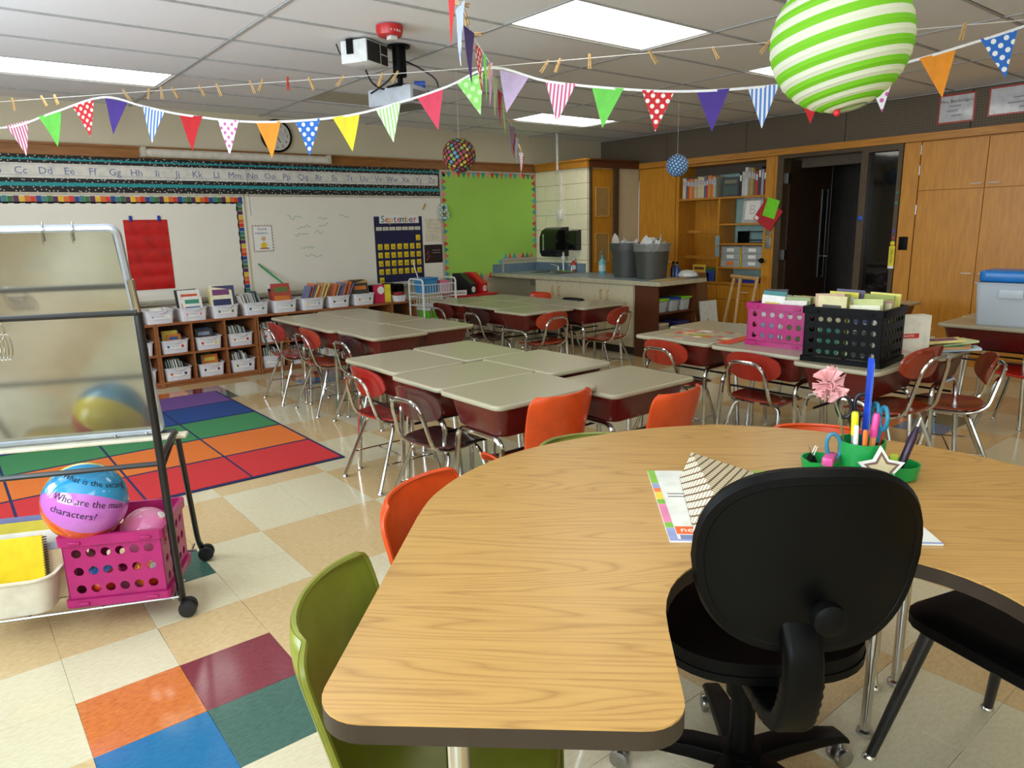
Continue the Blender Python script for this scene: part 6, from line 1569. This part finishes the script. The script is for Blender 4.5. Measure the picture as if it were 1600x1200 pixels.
for k, tt in enumerate([0.112,.38,.488,1.074,1.26,1.361,1.465,1.675,1.808,2.059,2.131,2.327,2.494,2.707,2.985,3.083,3.70,4.057,4.136,4.326,4.697,5.053,5.334,6.341]):
    zl = 2.395+(2.385-2.395)*tt/3.7 if tt < 3.7 else 2.385+(2.42-2.385)*(tt-3.7)/2.9
    q = A+D*tt; red = k in (11,)
    clothespin((q.x,q.y,zl-.015+rp.uniform(-.01,.01)), (rp.uniform(-.3,.3),rp.choice((0,0,.3,-.3,.6,-.5)),LA+rp.uniform(-.8,.8)), 'small red clothespin on the clothesline' if red else 'small wooden clothespin clipped on the white clothesline', 'clothespins on the clothesline', (196,70,50) if red else (206,168,110))
for k, tt in enumerate((.05,.2,.55,1.741,3.1,3.7,5.4)):
    q = B0+BD*tt; z = next((z0+(z1-z0)*(tt-x0)/(x1-x0) for (x0,z0),(x1,z1) in zip(tape2,tape2[1:]) if x0 <= tt <= x1), 2.4)
    clothespin((q.x,q.y,z+.012), (rp.uniform(-.3,.3),rp.choice((1.2,1.5,.4)),BA+1.2), 'wooden clothespin on the edge-on pennant string', 'clothespins on the second string')

# ------------------------------------------------------------------ ceiling projector, speaker, fire horn
pj_ = thing('projector', 'grey projector hung from the ceiling on a black pole', 'projector', (2.47,2.0,0))
MB().lathe([(.075,2.580),(.075,2.590)], 20).lathe([(.045,2.40),(.045,2.58)], 16).lathe([(.018,2.345),(.018,2.40)], 10).build('pole', BLACK, pj_)
pb = inst('body', MB().bbox(-.19,-.145,0,.19,.145,.115,.012).mesh('body', mat('projector_grey', (176,180,186), .35)), pj_, (.07,.09,2.225), math.radians(-72))
MB().box(.1905,-.12,.012,.1925,.01,.085).build('vent_grille', mat_stripes('vent', (60,60,60), (150,150,150), .008, 2), pb); MB().box(.1905,.02,.01,.1925,.12,.095).build('port_panel', col((120,118,110)), pb)
MB().box(-.17,-.12,-.003,.17,.12,-.0002).build('underside', mat('projector_dark', (110,112,112), .5), pb)
MB().bbox(-.07,-.07,.116,.07,.07,.130,.004).build('mount_plate', BLACK, pj_, (0,0,2.215))
for k, pts in enumerate((([(0,.03,2.52),(.10,-.02,2.48),(.20,-.10,2.40),(.22,-.12,2.34)]),([(-.01,0,2.48),(-.04,.05,2.40),(-.10,.10,2.34),(-.16,.12,2.30)]),([(-.24,.02,2.42),(-.18,.06,2.36),(-.10,.08,2.33),(-.05,.08,2.335)]))):
    MB().tube([tuple(p_) for p_ in catmull(pts, 6)], .006, 6).build('cable', RUBBER, pj_)
MB().tube([(.07,-.06,2.352),(.13,-.10,2.352)], .02, 10).build('blue_plug', col((40,80,170)), pj_)
sp_ = thing('ceiling_speaker', 'white speaker box with black grilles under the ceiling beside the projector', 'speaker', (2.24,2.04,2.446), math.radians(-62)); sp_.scale = (.88,.88,.88)
MB().bbox(-.11,-.14,0,.11,.14,.155,.008).build('cabinet', mat('speaker_white', (222,222,218), .4), sp_)
MB().box(.1105,-.13,.012,.1135,.03,.145).build('grille', mat('speaker_mesh', (34,32,30), .7), sp_); MB().box(.1105,.045,.085,.1135,.13,.145).box(.1105,.045,.012,.1135,.13,.075).build('grille', mat('speaker_mesh', (34,32,30), .7), sp_)
MB().box(-.09,-.12,.1555,.09,.12,.161).box(-.05,-.155,.06,.0,-.141,.161).build('bracket', BLACK, sp_)
MB().tube([(-.11,-.06,.08),(-.16,-.08,.09),(-.18,-.09,.155)], .006, 6).build('cable', RUBBER, sp_)
fh = thing('fire_alarm', 'red ceiling fire alarm with white FIRE lettering', 'alarm', (2.185,1.615,ZC-.003), 0)
MB().lathe([(.080,0),(.080,-.022),(.072,-.052),(.064,-.056),(.001,-.056)][::-1], 24).build('housing', col((190,34,34),.35), fh)
MB().bbox(-.025,-.05,-.080,.025,-.0,-.0565,.006).build('strobe', mat_clear('strobe_clear', (220,220,214), .2, .8), fh)
va = math.atan2(1.615+2.39, 2.185+.149)-PI/2
for k, ch in enumerate('FIRE'):
    a = va-PI/2+.14+.24*k; rr = .0778
    text(ch, .022, WHITE, fh, (rr*math.cos(a),rr*math.sin(a),-.034), (PI/2-.17,0,a+PI/2), ext=.0012)

# ------------------------------------------------------------------ put every thing's origin at its base
bpy.context.view_layer.update()
for o in list(C.objects):
    if o.parent is None and o.type == 'EMPTY' and o.location.length < 1e-6 and abs(o.rotation_euler.z) < 1e-6:
        lo = Vector((1e9,)*3); hi = -lo
        for ch in o.children_recursive:
            if ch.type != 'MESH': continue
            for c in ch.bound_box:
                q = ch.matrix_world @ Vector(c)
                lo = Vector(map(min, lo, q)); hi = Vector(map(max, hi, q))
        if lo.x > 1e8: continue
        b = Vector(((lo.x+hi.x)/2, (lo.y+hi.y)/2, lo.z))
        o.location = b
        for ch in o.children: ch.location = Vector(ch.location)-b
